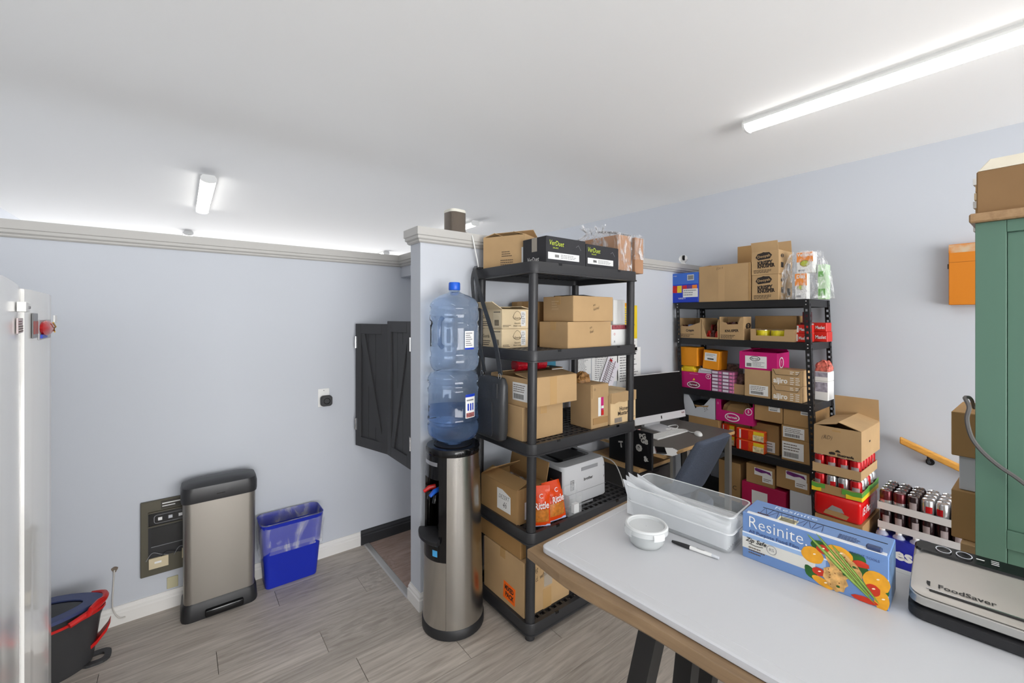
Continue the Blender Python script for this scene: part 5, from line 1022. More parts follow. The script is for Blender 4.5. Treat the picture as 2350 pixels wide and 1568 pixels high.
e = cornX(1600, 1562, 1608, 3.75); z0 = zb + 0.055; k = carton('orange_box', 'plain orange box on the yellow snack bag', (e[0], e[0] + 0.13, e[2], e[3]), z0, hz(798, e, z0), ORG, tape=False)
e = cornX(1648, 1612, 1666, 3.76); z0 = zb + 0.040; k = carton('orange_box', 'orange box with white label, leaning beside another', (e[0], e[0] + 0.16, e[2], e[3]), z0, 0.17, ORG, tape=False); k.root.rotation_euler = (math.radians(4), 0, 0); decal(k, '-x', 0.1, 0.45, 0.86, 0.86, WHITE); lines(k, '-x', 0.18, 0.68, 0.8, 0.82, 2, GREYINK, off=.0015); lines(k, '-x', 0.28, 0.5, 0.7, 0.6, 1, INK, off=.0015, th=.8)
y1, y0 = V(1633, 0, X=3.74).y, V(1682, 0, X=3.74).y; zt = zat(855, 3.74, y0)
hp = (zt - A3) / 6
for r in range(6):
    for c in range(2):
        w = (y1 - y0) / 2; k = carton('candy_pack', 'pink and white candy pack, %s layer up, column beside the %s' % (ORD[r], ('magenta carton', 'low kraft tray')[c]), (3.74, 3.84, y0 + (1 - c) * w + .001, y0 + (2 - c) * w - .001), A3 + r * hp, hp - .001, pm('mauve_print', (140, 90, 120), 0.5), tape=False, cat='pack', group='stacked candy packs', bev=0.001)
        decal(k, '-x', 0.05, 0.2, 0.6, 0.85, pm('pale_lilac', (222, 214, 226), 0.5), 'name_panel'); decal(k, '-x', 0.68, 0.2, 0.96, 0.85, PINKP, 'pink_panel'); decal(k, '-y', 0.05, 0.1, 0.95, 0.9, PINKP, 'end_panel')
e = fx(1684, 1708, 3.76, 0.22); k = display('display_box', 'low kraft tray with chocolate bags in the gap', e, A3, hz(884, e, A3), [(0, 1), (1, 1)]); packs(1686, 1706, 3.79, A3 + 0.005, 1, (pm('choc_foil', (96, 72, 66), 0.25, var=0.6, scale=50),), 'brown chocolate bag in the low tray', 0.2)
k = rbox('chocolate_bag_box', 'brown patterned bag pack behind the candy stack', 1656, 1692, 838, A3, 3.93, 0.14, pm('brown_pattern', (120, 96, 88), 0.3, var=0.6, scale=45), tape=False, cat='pack', bev=0.02)
k = rbox('cardboard_box', 'kraft box with white barcode label under the magenta carton', 1708, 1768, 852, A3, 3.735, 0.28, KR, tape=False); sticker(k, '-x', 0.20, 0.08, 0.92, 0.44, 3, seed=4); zb = A3 + k.h
e = cornX(1783, 1697, 1829, 3.74); k = carton('wafer_carton', 'opened magenta carton with white label lying on the kraft boxes', (e[0], e[0] + 0.25, e[2], e[3]), zb + 0.001, hz(812, e, zb), MAG, openb=True, flaps=(('-x', 0.0015, 90), ('+x', 0.1, 150), ('+y', 0.08, 165))); lab = decal(k, '-x', 0.16, 0.10, 0.74, 0.78, WHITE); oval(k, '-x', 0.43, 0.63, 0.04, 0.02, 'Barmak', 0.018, INK, WHITE); barcode(k, '-x', 0.2, 0.16, 0.33, 0.36, INK); lines(k, '-x', 0.36, 0.16, 0.7, 0.46, 4, GREYINK)
M = frameM(k.fr('-y'), 0.35, 0.45, 0.0012); bm = B(); loft(bm, [[M @ Vector((x, y, 0)) for x, y in ell(q, q)] for q in (0.045, 0.036)], cap=False); obj('ring_print', bm, WHITE, k.root); text(k, '-y', 0.35, 0.45, 'M', 0.05, PINKP)
hprev = 0
for q in range(2):
    e = cornX(1840, 1771, 1858, 3.728); z0 = A3 + hprev; k = carton('cereal_bar_box', '%s kraft box with white wavy lettering, front of the third rack shelf' % ('lower' if q == 0 else 'upper'), (e[0], e[0] + 0.17, e[2], e[3]), z0, 0.123, KR, tape=False); hprev = k.h + 0.001
    text(k, '-x', 0.30, 0.28, 'aijiro', 0.058, pm('white_ink', (240, 236, 228), 0.6), bold=0.03, sx=0.85); bm = B(); fr0 = k.fr('-x')
    for a_, b_ in (((0.06, 0.97), (0.14, 0.66)), ((0.14, 0.66), (0.86, 0.66)), ((0.86, 0.66), (0.95, 0.94))):
        pa_, pb_ = [frameM(fr0, u, v, 0.0012).translation for u, v in (a_, b_)]; tube(bm, [pa_, pb_], 0.0012, 5)
    obj('flap_slit', bm, DJ, k.root)
    for u in (0.62, 0.8): lines(k, '-x', u, 0.06, u + 0.14, 0.56, 4, MATS['white_ink'], seed=q + int(u * 10)); lines(k, '-x', u, 0.72, u + 0.14, 0.94, 2, MATS['white_ink'], seed=q)
e = fx(1869, 1901, 4.0, 0.14)
for q in range(2): k = carton('white_tray', 'white printed tray of sweets by the rear rack post, %s' % ('lower' if q == 0 else 'upper'), e, A3 + q * 0.151, 0.15 if q == 0 else 0.075, WHITE, tape=False, cat='tray'); decal(k, '-x', 0.05, 0.45, 0.95, 0.95, pm('grey_violet_print', (160, 156, 170), 0.5, var=.4, scale=40), 'print')
t = thing('sweet_bag', 'clear bag of red sweets on the white trays', 'bag', ((e[0] + e[1]) / 2, (e[2] + e[3]) / 2, A3 + 0.228)); bm = B(); crumple(bm, (-0.05, 0.05, -0.05, 0.05), 0, 0.08, 0.008, n=5, seed=12, top=.5); obj('pouch', bm, pm('red_sweets', (206, 110, 96), 0.25, var=.5, scale=50), t)
# ---- fourth shelf
k = rbox('cardboard_box', 'brown open box with torn rim under the torn grey box', 1580, 1650, 966, A4, 3.735, 0.28, KR2, tape=False)
e = fx(1569, 1641, 3.735, 0.3); z0 = A4 + k.h + 0.001; k = display('torn_box', 'light grey box with a ragged torn front', e, z0, hz(915, e, z0), [(0, 1), (0.16, 1), (0.30, 0.66), (0.38, 0.36), (0.46, 0.52), (0.66, 0.60), (0.86, 0.98), (1, 1)], GREYB); decal(k, '-x', 0.34, 0.45, 0.82, 0.62, KR2, 'torn_edge', pts=[(-.5, .1), (-.3, -.5), (-.1, -.2), (.4, .0), (.5, .5), (.1, .2)]); scrawl(k, '-x', 0.7, 0.42, '3x', 0.06, GREYINK, 0.6)
bm = B(); box(bm, -0.1, 0.1, -0.12, 0.12, 0, 0.11, bev=0.01); tag(obj('black_pack', bm, BLKP, loc=(3.89, (e[2] + e[3]) / 2, z0 + 0.0045)), 'black pack inside the torn grey box', 'pack')
k = rbox('cardboard_box', 'kraft box under the notched magenta carton', 1661, 1722, 974, A4, 3.80, 0.22, KR2, tape=False)
e = fx(1643, 1729, 3.735, 0.28); z0 = A4 + k.h + 0.001; k = display('wafer_carton', 'magenta shelf carton with a cut-out front, fourth rack shelf', e, z0, hz(928, e, z0), [(0, 1), (0.13, 1), (0.15, 0.52), (0.74, 0.46), (0.78, 0.7), (1, 0.86)], MAG); oval(k, '-x', 0.45, 0.24, 0.062, 0.036, 'Barmak', 0.028, WHITE, MAG); oval(k, '-x', 0.88, 0.62, 0.028, 0.03, '5', 0.032, WHITE, MAG); text(k, '-x', 0.06, 0.8, 'B', 0.03, PINKP)
t = thing('brown_paper', 'crumpled brown paper inside the magenta shelf carton', 'paper', (3.88, (e[2] + e[3]) / 2, z0 + 0.0045)); bm = B(); crumple(bm, (-0.11, 0.11, -0.13, 0.13), 0, 0.15, 0.016, n=5, seed=15, top=.3); obj('wad', bm, KR2, t)
e1 = fx(1725, 1788, 3.80, 0.22); k = carton('cardboard_box', 'tall kraft box beside the orange wafer packs', e1, A4, hz(979, e1, A4), KR2, tape=False); sticker(k, '-x', 0.45, 0.06, 0.86, 0.42, 2, seed=5); z1 = A4 + k.h
e2 = fx(1793, 1860, 3.735, 0.25); k = carton('cardboard_box', 'lowest labelled kraft box next to the rack post', e2, A4, hz(1017, e2, A4), KR2, tape=False); sticker(k, '-x', 0.03, 0.1, 0.78, 0.86, 3, seed=6); z2 = A4 + k.h + 0.001
k = carton('cardboard_box', 'middle labelled kraft box next to the rack post', e2, z2, hz(986, e2, z2), KR2, tape=False); sticker(k, '-x', 0.06, 0.08, 0.80, 0.9, 3, seed=7); z2 += k.h + 0.001
e1 = fx(1731, 1796, 3.735, 0.3); z1 = max(z1, z2) + 0.001
k = carton('cardboard_box', 'upper brown box under the third rack shelf, next to magenta', e1, z1, hz(932, e1, z1), KR2, tape=False); sticker(k, '-x', 0.52, 0.62, 0.92, 0.92, 2, seed=8)
e2 = fx(1797, 1864, 3.735, 0.4); k = carton('cardboard_box', 'upper brown box under the third rack shelf, next to the post', e2, z1, hz(938, e2, z1), KR2, tape=False); sticker(k, '-x', 0.62, 0.62, 0.95, 0.92, 2, seed=9)
WF = pm('orange_wrapper', (226, 84, 26), 0.25, var=.2, scale=30); WFR = pm('red_wrapper', (206, 40, 28), 0.25); 
for q, (xl, xr, X) in enumerate(((1685, 1751, 3.70), (1652, 1682, 3.74))):
    y1, y0 = V(xl, 0, X=X).y, V(xr, 0, X=X).y
    for r in range(2):
        k = carton('wafer_pack', 'orange wafer pack on the fourth rack shelf, %s, %s' % (('upper' if r else 'lower'), ('next to the kraft boxes' if q == 0 else 'behind the chair')), (X + 0.03, X + 0.085, y0, y1), A4 + r * 0.092, 0.091, WF, tape=False, cat='pack', group='orange wafer packs', bev=0.008)
        decal(k, '-x', 0.03, 0.05, 0.1, 0.95, WFR, 'red_end'); decal(k, '-x', 0.13, 0.1, 0.18, 0.9, WHITE, 'white_stripe'); decal(k, '-x', 0.20, 0.1, 0.44, 0.9, WFR, 'red_panel'); decal(k, '-x', 0.60, 0.08, 0.97, 0.60, pm('wafer_picture', (226, 206, 160), 0.5, var=.4, scale=60), 'wafer_picture'); decal(k, '-x', 0.62, 0.62, 0.98, 0.92, YEL, 'yellow_panel')
# ---- bottom shelf
e = fx(1649, 1699, 3.76, 0.3); k = carton('cardboard_box', 'tall scuffed kraft box on the bottom rack shelf', e, A5, hz(1066, e, A5), KR2, tape=False); text(k, '-x', 0.75, 0.35, 'C', 0.05, DJ)
e = fx(1702, 1804, 3.735, 0.28); k = carton('wafer_carton', 'dark pink carton with white label on the bottom rack shelf', e, A5, hz(1132, e, A5), pm('crimson_board', (176, 16, 74), 0.5), tape=False); decal(k, '-x', 0.24, 0.2, 0.6, 0.75, WHITE); zc = A5 + k.h + 0.001
e = fx(1812, 1866, 3.74, 0.3); k = carton('white_box', 'white box under the purple-labelled kraft box, bottom rack shelf', e, A5, hz(1140, e, A5), GREYB, tape=False); zd = A5 + k.h + 0.001
PUR = pm('purple_print', (104, 36, 110), 0.5, var=.4, scale=40)
for xl, xr, yt, zz, lab in ((1712, 1778, 1078, zc, 'kraft box with purple picture label on the dark pink carton'), (1781, 1858, 1086, max(zc, zd), 'kraft box with purple picture label on the white box')):
    e = fx(xl, xr, 3.74, 0.27); k = carton('cardboard_box', lab, e, zz, hz(yt, e, zz), KR2, tape=False); decal(k, '-x', 0.30, 0.50, 0.92, 0.86, WHITE); decal(k, '-x', 0.31, 0.60, 0.90, 0.85, PUR, 'picture', base=.001, pts=[(-.5, .3), (-.4, .5), (.4, .2), (.5, -.4), (.2, -.1), (-.1, -.3), (-.45, -.1)]); decal(k, '-x', 0.58, 0.20, 0.94, 0.50, WHITE); lines(k, '-x', 0.62, 0.26, 0.9, 0.42, 2, INK2, off=.0015)
# ================================================================ drinks and boxes by the right wall
def can_mesh(nm, mat, band=None):
    bm = B(); lathe(bm, [(0.024, 0.0), (0.026, 0.002), (0.033, 0.012), (0.033, 0.108), (0.027, 0.119)], 18); bmesh.ops.recalc_face_normals(bm, faces=bm.faces)
    me = bpy.data.meshes.new(nm); bm.to_mesh(me); bm.free(); me.materials.append(mat)
    for p in me.polygons: p.use_smooth = True
    try: me.set_sharp_from_angle(angle=math.radians(40))
    except Exception: pass
    return me
bm = B(); lathe(bm, [(0.027, 0.1185), (0.0275, 0.1215), (0.025, 0.122), (0.024, 0.1185), (0.001, 0.1182)], 18); bmesh.ops.recalc_face_normals(bm, faces=bm.faces); LIDM = bpy.data.meshes.new('can_lid'); bm.to_mesh(LIDM); bm.free(); LIDM.materials.append(CHROME)
def bandm(z0, z1, mat, a0=130, a1=250, nm='can_print'):
    bm = B(); r = 0.0334; loft(bm, [[(r * math.cos(math.radians(a0 + (a1 - a0) * i / 10)), r * math.sin(math.radians(a0 + (a1 - a0) * i / 10)), z) for i in range(11)] for z in (z0, z1)], closed=False); me = bpy.data.meshes.new(nm); bm.to_mesh(me); bm.free(); me.materials.append(mat); return me
CBLK = pm('can_black', (40, 26, 28), 0.25, 0.3); CSIL = pm('can_silver', (196, 196, 198), 0.25, 0.8); CRED = pm('can_red', (184, 20, 26), 0.25, 0.3); CBUR = pm('can_burgundy', (96, 30, 36), 0.25, 0.4)
CM = {k: can_mesh('can_body', m) for k, m in (('black', CBLK), ('silver', CSIL), ('red', CRED), ('burgundy', CBUR))}
PRT = {'black': bandm(0.03, 0.085, pm('can_white_print', (150, 138, 138), 0.4), 165, 225), 'silver': bandm(0.045, 0.085, CRED, 150, 205), 'red': bandm(0.05, 0.08, MATS['can_white_print'], 140, 215), 'burgundy': bandm(0.015, 0.06, CSIL, 90, 270)}
def can(kind, x, y, z, label, group, ij, rows, lid=True, pr=True):
    label = '%s, %s row from the wall, %s from the %s' % (label, ORD[rows - 1 - ij[0]], ORD[ij[1]], 'rack')
    o = tag(link('drink_can', CM[kind], None, (x, y, z), (0, 0, random.uniform(-0.5, 0.5))), label, 'can', group)
    if lid: link('can_lid', LIDM, o)
    if pr: link('can_print', PRT[kind], o)
    return o
def flat_tray(name, label, x0, x1, y0, y1, z, h, mat):
    t = thing(name, label, 'tray', ((x0 + x1) / 2, (y0 + y1) / 2, z)); w, d, T = (x1 - x0) / 2, (y1 - y0) / 2, 0.003
    bm = B(); box(bm, -w, w, -d, d, 0, T); obj('bottom', bm, mat, t)
    for a, b, c, e in ((-w, -w + T, -d, d), (w - T, w, -d, d), (-w + T, w - T, -d, -d + T), (-w + T, w - T, d - T, d)):
        bm = B(); box(bm, a, b, c, e, T, h); obj('wall', bm, mat, t)
    return Bx(t, 2 * w, 2 * d, h)
# --- two grey trays of cans on a pack of water
GT = pm('grey_white_board', (206, 204, 202), 0.7)
TX0, TY1 = 3.685, V(2017, 0, X=3.69).y; PT = 0.067
WPk = thing('water_pack', 'blue film-wrapped pack of water bottles under the can trays', 'drink pack', (3.86, 0.52, 0))
BF = pm('blue_film', (34, 40, 150), 0.25, var=0.3, scale=9, bump=0.3, bscale=20)
bm = B(); crumple(bm, (-0.245, 0.2, -0.27, 0.27), 0.002, 0.262, 0.006, n=7, seed=31, top=0.12); obj('blue_wrap', bm, BF, WPk, smooth=True)
for i in range(4):
    for j in range(6):
        bm = B(); lathe(bm, [(0.034, 0.255), (0.03, 0.272), (0.016, 0.285), (0.014, 0.298)], 12, (-0.17 + i * 0.10, -0.21 + j * 0.083, 0)); bt = obj('bottle_top', bm, pm('clear_bottle', (200, 206, 226), 0.1, alpha=0.6), WPk, smooth=True)
        bm = B(); lathe(bm, [(0.016, 0.288), (0.016, 0.3)], 12, (-0.17 + i * 0.10, -0.21 + j * 0.083, 0)); obj('bottle_cap', bm, WPL, bt)
b0 = Bx(WPk, 0.51, 0.54, 0.26); text(b0, '-x', 0.34, 0.74, 'es', 0.10, WHITE, bold=0.04)
ltr = flat_tray('can_tray', 'lower grey cardboard tray of cans on the water pack', TX0 - 0.004, TX0 + 4 * PT + 0.004, TY1 - 6 * PT - 0.004, TY1 + 0.004, 0.302, 0.045, GT)
for i in range(4):
    for j in range(6): can('black', TX0 + (i + .5) * PT, TY1 - (j + .5) * PT, 0.3055, 'dark can in lower grey tray', 'cans in the lower grey tray', (i, j), 4, lid=False, pr=(i == 0 or j == 0))
utr = flat_tray('can_tray', 'upper grey cardboard tray of mixed cans on the lower tray', TX0 - 0.012, TX0 + 4 * PT - 0.004, TY1 - 6 * PT - 0.004, TY1 + 0.004, 0.430, 0.045, GT)
for i in range(4):
    for j in range(6): can('silver' if j > 2 else ('black' if j == 2 or (i > 0 and j < 2) else 'burgundy'), TX0 + (i + .5) * PT - 0.008, TY1 - (j + .5) * PT, 0.4335, 'silver can in upper grey tray' if j > 2 else ('burgundy can in upper grey tray' if i == 0 and j < 2 else 'black can in upper grey tray'), 'cans in the upper grey tray', (i, j), 4)
# --- stack beside the rack
YA, YB, XA = 0.812, 1.05, 3.56
carton('cardboard_box', 'kraft carton on the floor under the red drink pack', (XA - 0.03, XA + 0.40, YA - 0.02, YB + 0.01), 0, 0.325, KR2, tape=False)
RP = Bx(thing('drink_pack', 'red film-wrapped multipack of cans with a cut-out', 'drink pack', (XA + 0.17, (YA + YB) / 2, 0.326)), 0.42, YB - YA + 0.03, 0.155)
RFM = pm('red_film', (206, 18, 20), 0.2, bump=0.25, bscale=14)
bm = B(); box(bm, -0.21, 0.21, -RP.d / 2, RP.d / 2, 0, 0.155, bev=0.025, seg=3); obj('red_wrap', bm, RFM, RP.root, smooth=True)
decal(RP, '-x', 0.22, 0.1, 0.76, 0.52, KR2, 'tray_window', t=0.0015, pts=[(-.5, -.4), (.4, -.5), (.5, -.1), (.1, .1), (-.4, .05)]); decal(RP, '-x', 0.3, 0.32, 0.66, 0.58, CSIL, 'can_window', t=0.0012, pts=[(-.5, -.4), (.5, -.4), (.35, .3), (-.2, .5)]); text(RP, '-y', 0.3, 0.55, '15 Pack', 0.07, WHITE, shear=0.2, bold=0.02)
# open flat of cans with green and yellow film
GF = film_mat('green_film', 0.75, 0.95, 12, (70, 150, 50)); 
P2 = PT
ft = flat_tray('can_tray', 'kraft flat of red and silver cans with green film, on the red pack', XA - 0.027, XA - 0.016 + 6 * P2, YA - 0.014, YA - 0.001 + 4 * P2, 0.483, 0.06, KR2)
for j, (y0, y1, m) in enumerate(((0.0, 0.28, GREENP), (0.62, 1.0, GREENP), (0.0, 0.2, YEL), (0.7, 1.0, YEL))):
    decal(ft, '-x', y0, 0.35 if j < 2 else 0.0, y1, 1.0 if j < 2 else 0.5, m, 'film_print', t=0.0015 if j < 2 else 0.002, pts=[(-.5, -.5), (.5, -.3), (.5, .5), (0, .3), (-.5, .5)])
decal(ft, '-y', 0, 0.0, 1, 0.5, YEL, 'film_print', t=0.0015); decal(ft, '-y', 0, 0.45, 1, 1.25, GREENP, 'film_print', t=0.0018, pts=[(-.5, -.5), (.5, -.4), (.5, .5), (.2, .2), (-.1, .4), (-.5, 0)])
for i in range(6):
    for j in range(4): can('silver' if (i + j) % 3 else 'red', XA - 0.022 + (i + .5) * P2, YA - 0.009 + (j + .5) * P2, 0.4865, 'silver can in green-filmed flat' if (i + j) % 3 else 'red can in green-filmed flat', 'cans in the green-filmed flat', (i, 3 - j), 6)
kt = flat_tray('can_tray', 'kraft tray of red cans under the big open carton', XA - 0.005, XA + 0.001 + 6 * P2, YA - 0.005, YA + 0.001 + 4 * P2, 0.612, 0.062, KR)
for i in range(6):
    for j in range(4):
        if i in (0, 1) or j in (0, 3) or True: can('red', XA - 0.002 + (i + .5) * P2, YA - 0.002 + (j + .5) * P2, 0.6155, 'red can in open kraft tray', 'red cans in the kraft tray', (i, 3 - j), 6)
k = carton('cardboard_box', 'big open kraft carton with raised flaps on the red cans', (XA, 4.03, YA - 0.006, YA + 0.262), 0.74, 0.20, KR, openb=True, flaps=(('+x', 0.16, 97), ('-y', 0.13, 162), ('+y', 0.13, 168)))
scrawl(k, '-x', 0.28, 0.62, '(RD)', 0.04, INK2, 0.05); text(k, '-x', 0.68, 0.08, 'Shetrenfa', 0.024, DJ, bold=0.04); badge(k, '-x', 0.4, 0.1, 0.02, '', 0.01); decal(k, '-x', 0.46, 0.17, 0.58, 0.25, DJ, 'hand_hole', pts=[(-.5, -.5), (.5, -.5), (.3, .2), (0, .5), (-.3, .2)]); decal(k, '-x', 0.4, 0.86, 0.58, 0.92, TAPE, 'tape_tear'); decal(k, '-y', 0.4, 0.5, 0.46, 0.56, DJ, 'hand_hole')

# --- handrail on the right wall
p, q = V(2066, 1010, X=4.15), V(2197, 1072, X=4.15); dv = (q - p).normalized(); e2 = p + dv * 0.75
HR = thing('handrail', 'short sloping wooden handrail on the right wall', 'handrail', p); OAK = pm('honey_oak', (206, 150, 70), 0.35, var=0.15, scale=10, stretch=(2, 2, 8))
bm = B(); rings = []
for c in (Vector((0, 0, 0)), dv * 0.006, e2 - p - dv * .006, e2 - p):
    k_ = 0.9 if c.length in (0.0,) else 1.0
    rings.append([c + Vector((x * k_, 0, z * k_)) for x, z in rrect(0.04, 0.05, 0.012, 3)])
loft(bm, rings); obj('rail', bm, OAK, HR)
for s in (0.16, 0.6):
    c = dv * s; bm = B(); tube(bm, [c + Vector((0, 0, -0.022)), c + Vector((0, 0, -0.05)), c + Vector((0.03, 0, -0.075)), c + Vector((0.068, 0, -0.075))], 0.008, 8); lathe(bm, [(0.024, 0), (0.024, 0.006)], 12, M=Matrix.Translation(c + Vector((0.064, 0, -0.075))) @ Matrix.Rotation(math.pi / 2, 4, 'Y')); obj('bracket', bm, BLKM, HR)
# --- orange box on the wall
p, q = V(2177, 562, X=4.14), V(2177, 700, X=4.14); h_ = p.z - q.z
OBX = Bx(thing('wall_box', 'orange metal box with peeling top edge high on the wall', 'box', (4.18, p.y - 0.19, q.z)), 0.078, 0.38, h_)
bm = B(); box(bm, -0.039, 0.039, -0.19, 0.19, 0, h_, bev=0.003); obj('case', bm, pm('burnt_orange_paint', (206, 122, 16), 0.6), OBX.root)
decal(OBX, '-x', 0.0, 0.86, 1.0, 0.99, pm('worn_orange', (206, 122, 16), 0.6, var=1.0, scale=14, c2=(196, 178, 150)), 'worn_band'); decal(OBX, '-x', 0.0, 0.70, 1.0, 0.705, pm('dark_orange', (140, 78, 10), 0.6), 'lid_seam')
bm = B(); box(bm, -0.036, -0.02, 0.19, 0.196, h_ * .60, h_ * .68); obj('hinge', bm, BLKM, OBX.root)

# --- green cabinet
CXF = 1.9; CYL = V(2238, 0, X=CXF).y; CYR = -0.95; CH = 1.985
GC = thing('cabinet', 'tall sage green cabinet with framed panels and wooden top', 'cabinet', (2.2, (CYL + CYR) / 2, 0)); cw = (CYL - CYR) / 2
GRN = pm('sage_green_paint', (90, 122, 104), 0.4); 
bm = B(); box(bm, -0.285, 0.3, -cw, cw, 0.0, CH); obj('carcass', bm, GRN, GC)
st = 0.062; zr = zat(1199, CXF, CYL); zr2 = zat(1240, CXF, CYL)
for a, b in ((cw - st, cw), (-cw, -cw + st), (-st / 2, st / 2)): bm = B(); box(bm, -0.3, -0.2852, a, b, 0, CH, bev=0.001); obj('stile', bm, GRN, GC)
for a, b in ((-cw + st, -st / 2), (st / 2, cw - st)):
    for z0, z1 in ((0.03, 0.10), (zr2, zr), (CH - 0.035, CH)): bm = B(); box(bm, -0.3, -0.2852, a + 0.0006, b - 0.0006, z0, z1, bev=0.001); obj('rail', bm, GRN, GC)
    for z0, z1 in ((0.102, zr2 - 0.001), (zr + 0.001, CH - 0.037)): bm = B(); box(bm, -0.2895, -0.2852, a + 0.002, b - 0.002, z0, z1); obj('panel', bm, GRN, GC)
bm = B(); box(bm, -0.318, 0.31, -cw - 0.01, cw + 0.012, CH + 0.0005, CH + 0.028, bev=0.004); obj('wooden_top', bm, TABLEW, GC)
ZT = CH + 0.0285
k = carton('carton', 'brown box with white inner lid on the green cabinet', (1.905, 2.25, -0.5, CYL - 0.002), ZT, 0.128, pm('dark_brown_board', (140, 108, 72), 0.85, var=.05), tape=False); bm = B(); loft(bm, [[(x, y, 0.1285) for x, y in rrect(k.w - 0.004, k.d - 0.004, 0.003, 1)], [(x, y, 0.165) for x, y in rrect(k.w - 0.05, k.d - 0.05, 0.003, 1)]]); obj('white_lid', bm, pm('ivory_card', (232, 224, 204), 0.7), k.root)  # one even dark brown board on every side of the box
t = thing('paper_bundle', 'untidy bundle of papers behind the box on the cabinet', 'paper', (2.34, 0.06, ZT))
for i in range(7): bm = B(); box(bm, -0.07, 0.07, -0.15, 0.13, i * 0.028, i * 0.028 + 0.024); obj('packet', bm, (WHITE, CREAM, KR)[i % 3], t, rot=(0, 0, 0.05 * (i % 3 - 1)))
cord('power_cable', 'grey power cable hanging across the green cabinet side', [(2.56, 0.215, 1.33), (2.3, 0.20, 1.40), V(2236, 915, X=1.96) + Vector((0, 0.02, 0.0)), V(2224, 935, X=1.885), V(2219, 962, X=1.88), V(2228, 1000, X=1.88), V(2250, 1032, X=1.88), V(2290, 1068, X=1.88), V(2350, 1110, X=1.875), V(2440, 1190, X=1.86), (1.72, -0.10, 1.10), (1.66, -0.12, 1.04), (1.63, -0.12, 1.045)], 0.0055, pm('cable_grey', (96, 94, 92), 0.5))
# --- boxes stacked between cabinet and wall
def sb(name, label, x, px, zb, zt, mat, dep=0.34, **k): return carton(name, label, (x, x + dep, -0.16, V(px, 0, X=x).y), zb, zt - zb, mat, **k)
sb('cardboard_box', 'bottom carton of the stack behind the green cabinet', 2.56, 2178, 0.0, 0.60, KR2)
sb('cardboard_box', 'small kraft box low in the stack behind the cabinet', 2.56, 2204, 0.601, 0.765, KR, tape=False)
sb('cardboard_box', 'kraft carton under the white box behind the cabinet', 2.60, 2183, 0.766, 0.968, KR2, tape=False)
sb('white_box', 'white box between two kraft cartons behind the cabinet', 2.62, 2201, 0.969, 1.113, GREYB, tape=False)
sb('cardboard_box', 'top kraft carton of the stack behind the cabinet', 2.60, 2183, 1.114, 1.30, KR2, tape=False)
t = thing('cardboard_scraps', 'flattened cardboard pieces on the stack behind the cabinet', 'cardboard', (2.75, 0.10, 1.301))
for i in range(3): bm = B(); box(bm, -0.1 + 0.02 * i, 0.1, -0.12, 0.12 - 0.035 * i, 0.012 * i, 0.012 * i + 0.01 + 0.02 * (i == 2)); obj('piece', bm, (CREAM, KR, KR2)[i], t)
# ================================================================ work table
TA = 0.0559; TC = Vector((0.858, 0.964)); ex = Vector((math.cos(TA), math.sin(TA))); ey = Vector((math.sin(TA), -math.cos(TA)))
def TT(u, v): p = TC + ex * u + ey * v; return p.x, p.y
ZB = 1.014
TB2 = thing('work_table', 'tall table with waney oak top and black splayed legs', 'table', TT(0.33, 0.75) + (0,), TA)
def tl(u, v): return (u - 0.33, 0.75 - v)
out = []
for i in range(31):
    v = -0.036 + 1.5 * i / 30; out.append((-0.022 - 0.012 * math.sin(v * 5.0 + 0.5) * min(1, i / 3) - 0.006 * math.sin(v * 13), v))
ring = [tl(u, v) for u, v in out] + [tl(0.70, 1.464), tl(0.70, -0.036)]
inn = [tl(u + 0.024, v) for u, v in out] + [tl(0.68, 1.464), tl(0.68, -0.016)]
bm = B(); loft(bm, [[(x, y, 0.944) for x, y in inn], [(x, y, 0.966) for x, y in ring], [(x, y, 0.990) for x, y in ring], [(x * .999, y * .999, 0.992) for x, y in ring]]); obj('table_top', bm, wood('oak_top_wood', (112, 88, 62), (152, 126, 96), 0.4, stretch=(10, 1.2, 10), rnd=0.0), TB2, smooth=False)
def barleg(p0, p1, w, t):
    p0, p1 = Vector(p0), Vector(p1); bm = B(); loft(bm, [[p + Vector((x, y, 0)) for x, y in ((-w / 2, -t / 2), (w / 2, -t / 2), (w / 2, t / 2), (-w / 2, t / 2))] for p in (p0, p1)]); return obj('leg', bm, pm('leg_black_steel', (24, 24, 25), 0.45), TB2)
barleg(tl(0.10, 0.33) + (0.943,), tl(0.02, 0.16) + (0,), 0.06, 0.05); barleg(tl(0.29, 0.34) + (0.943,), tl(0.30, 0.24) + (0,), 0.055, 0.05)
barleg(tl(0.10, 1.20) + (0.943,), tl(0.02, 1.36) + (0,), 0.06, 0.05); barleg(tl(0.55, 0.33) + (0.943,), tl(0.62, 0.16) + (0,), 0.06, 0.05); barleg(tl(0.55, 1.20) + (0.943,), tl(0.62, 1.36) + (0,), 0.06, 0.05)
bm = B(); box(bm, *(sorted((tl(0.06, 0)[0], tl(0.6, 0)[0]))), tl(0, 0.37)[1], tl(0, 0.31)[1], 0.925, 0.9435); obj('leg_plate', bm, MATS['leg_black_steel'], TB2)
CBD = thing('cutting_board', 'large white plastic cutting board covering the table', 'cutting board', TT(0.33, 0.72) + (0.9925,), TA); CW = pm('white_polyethylene', (196, 197, 200), 0.42, bump=0.02, bscale=300)
w_, d_ = 0.66, 1.44
bm = B(); loft(bm, [[(x, y, z) for x, y in rrect(w_ * 1 - 2 * q, d_ - 2 * q, 0.022, 5)] for q, z in ((0.003, 0), (0, 0.003), (0, 0.017), (0.004, 0.0205), (0.014, 0.0215), (0.030, 0.0215), (0.031, 0.0208), (0.034, 0.0208), (0.035, 0.0215))]); obj('board', bm, CW, CBD, smooth=False)
def P(px, py, z=ZB): return V(px, py, Z=z)
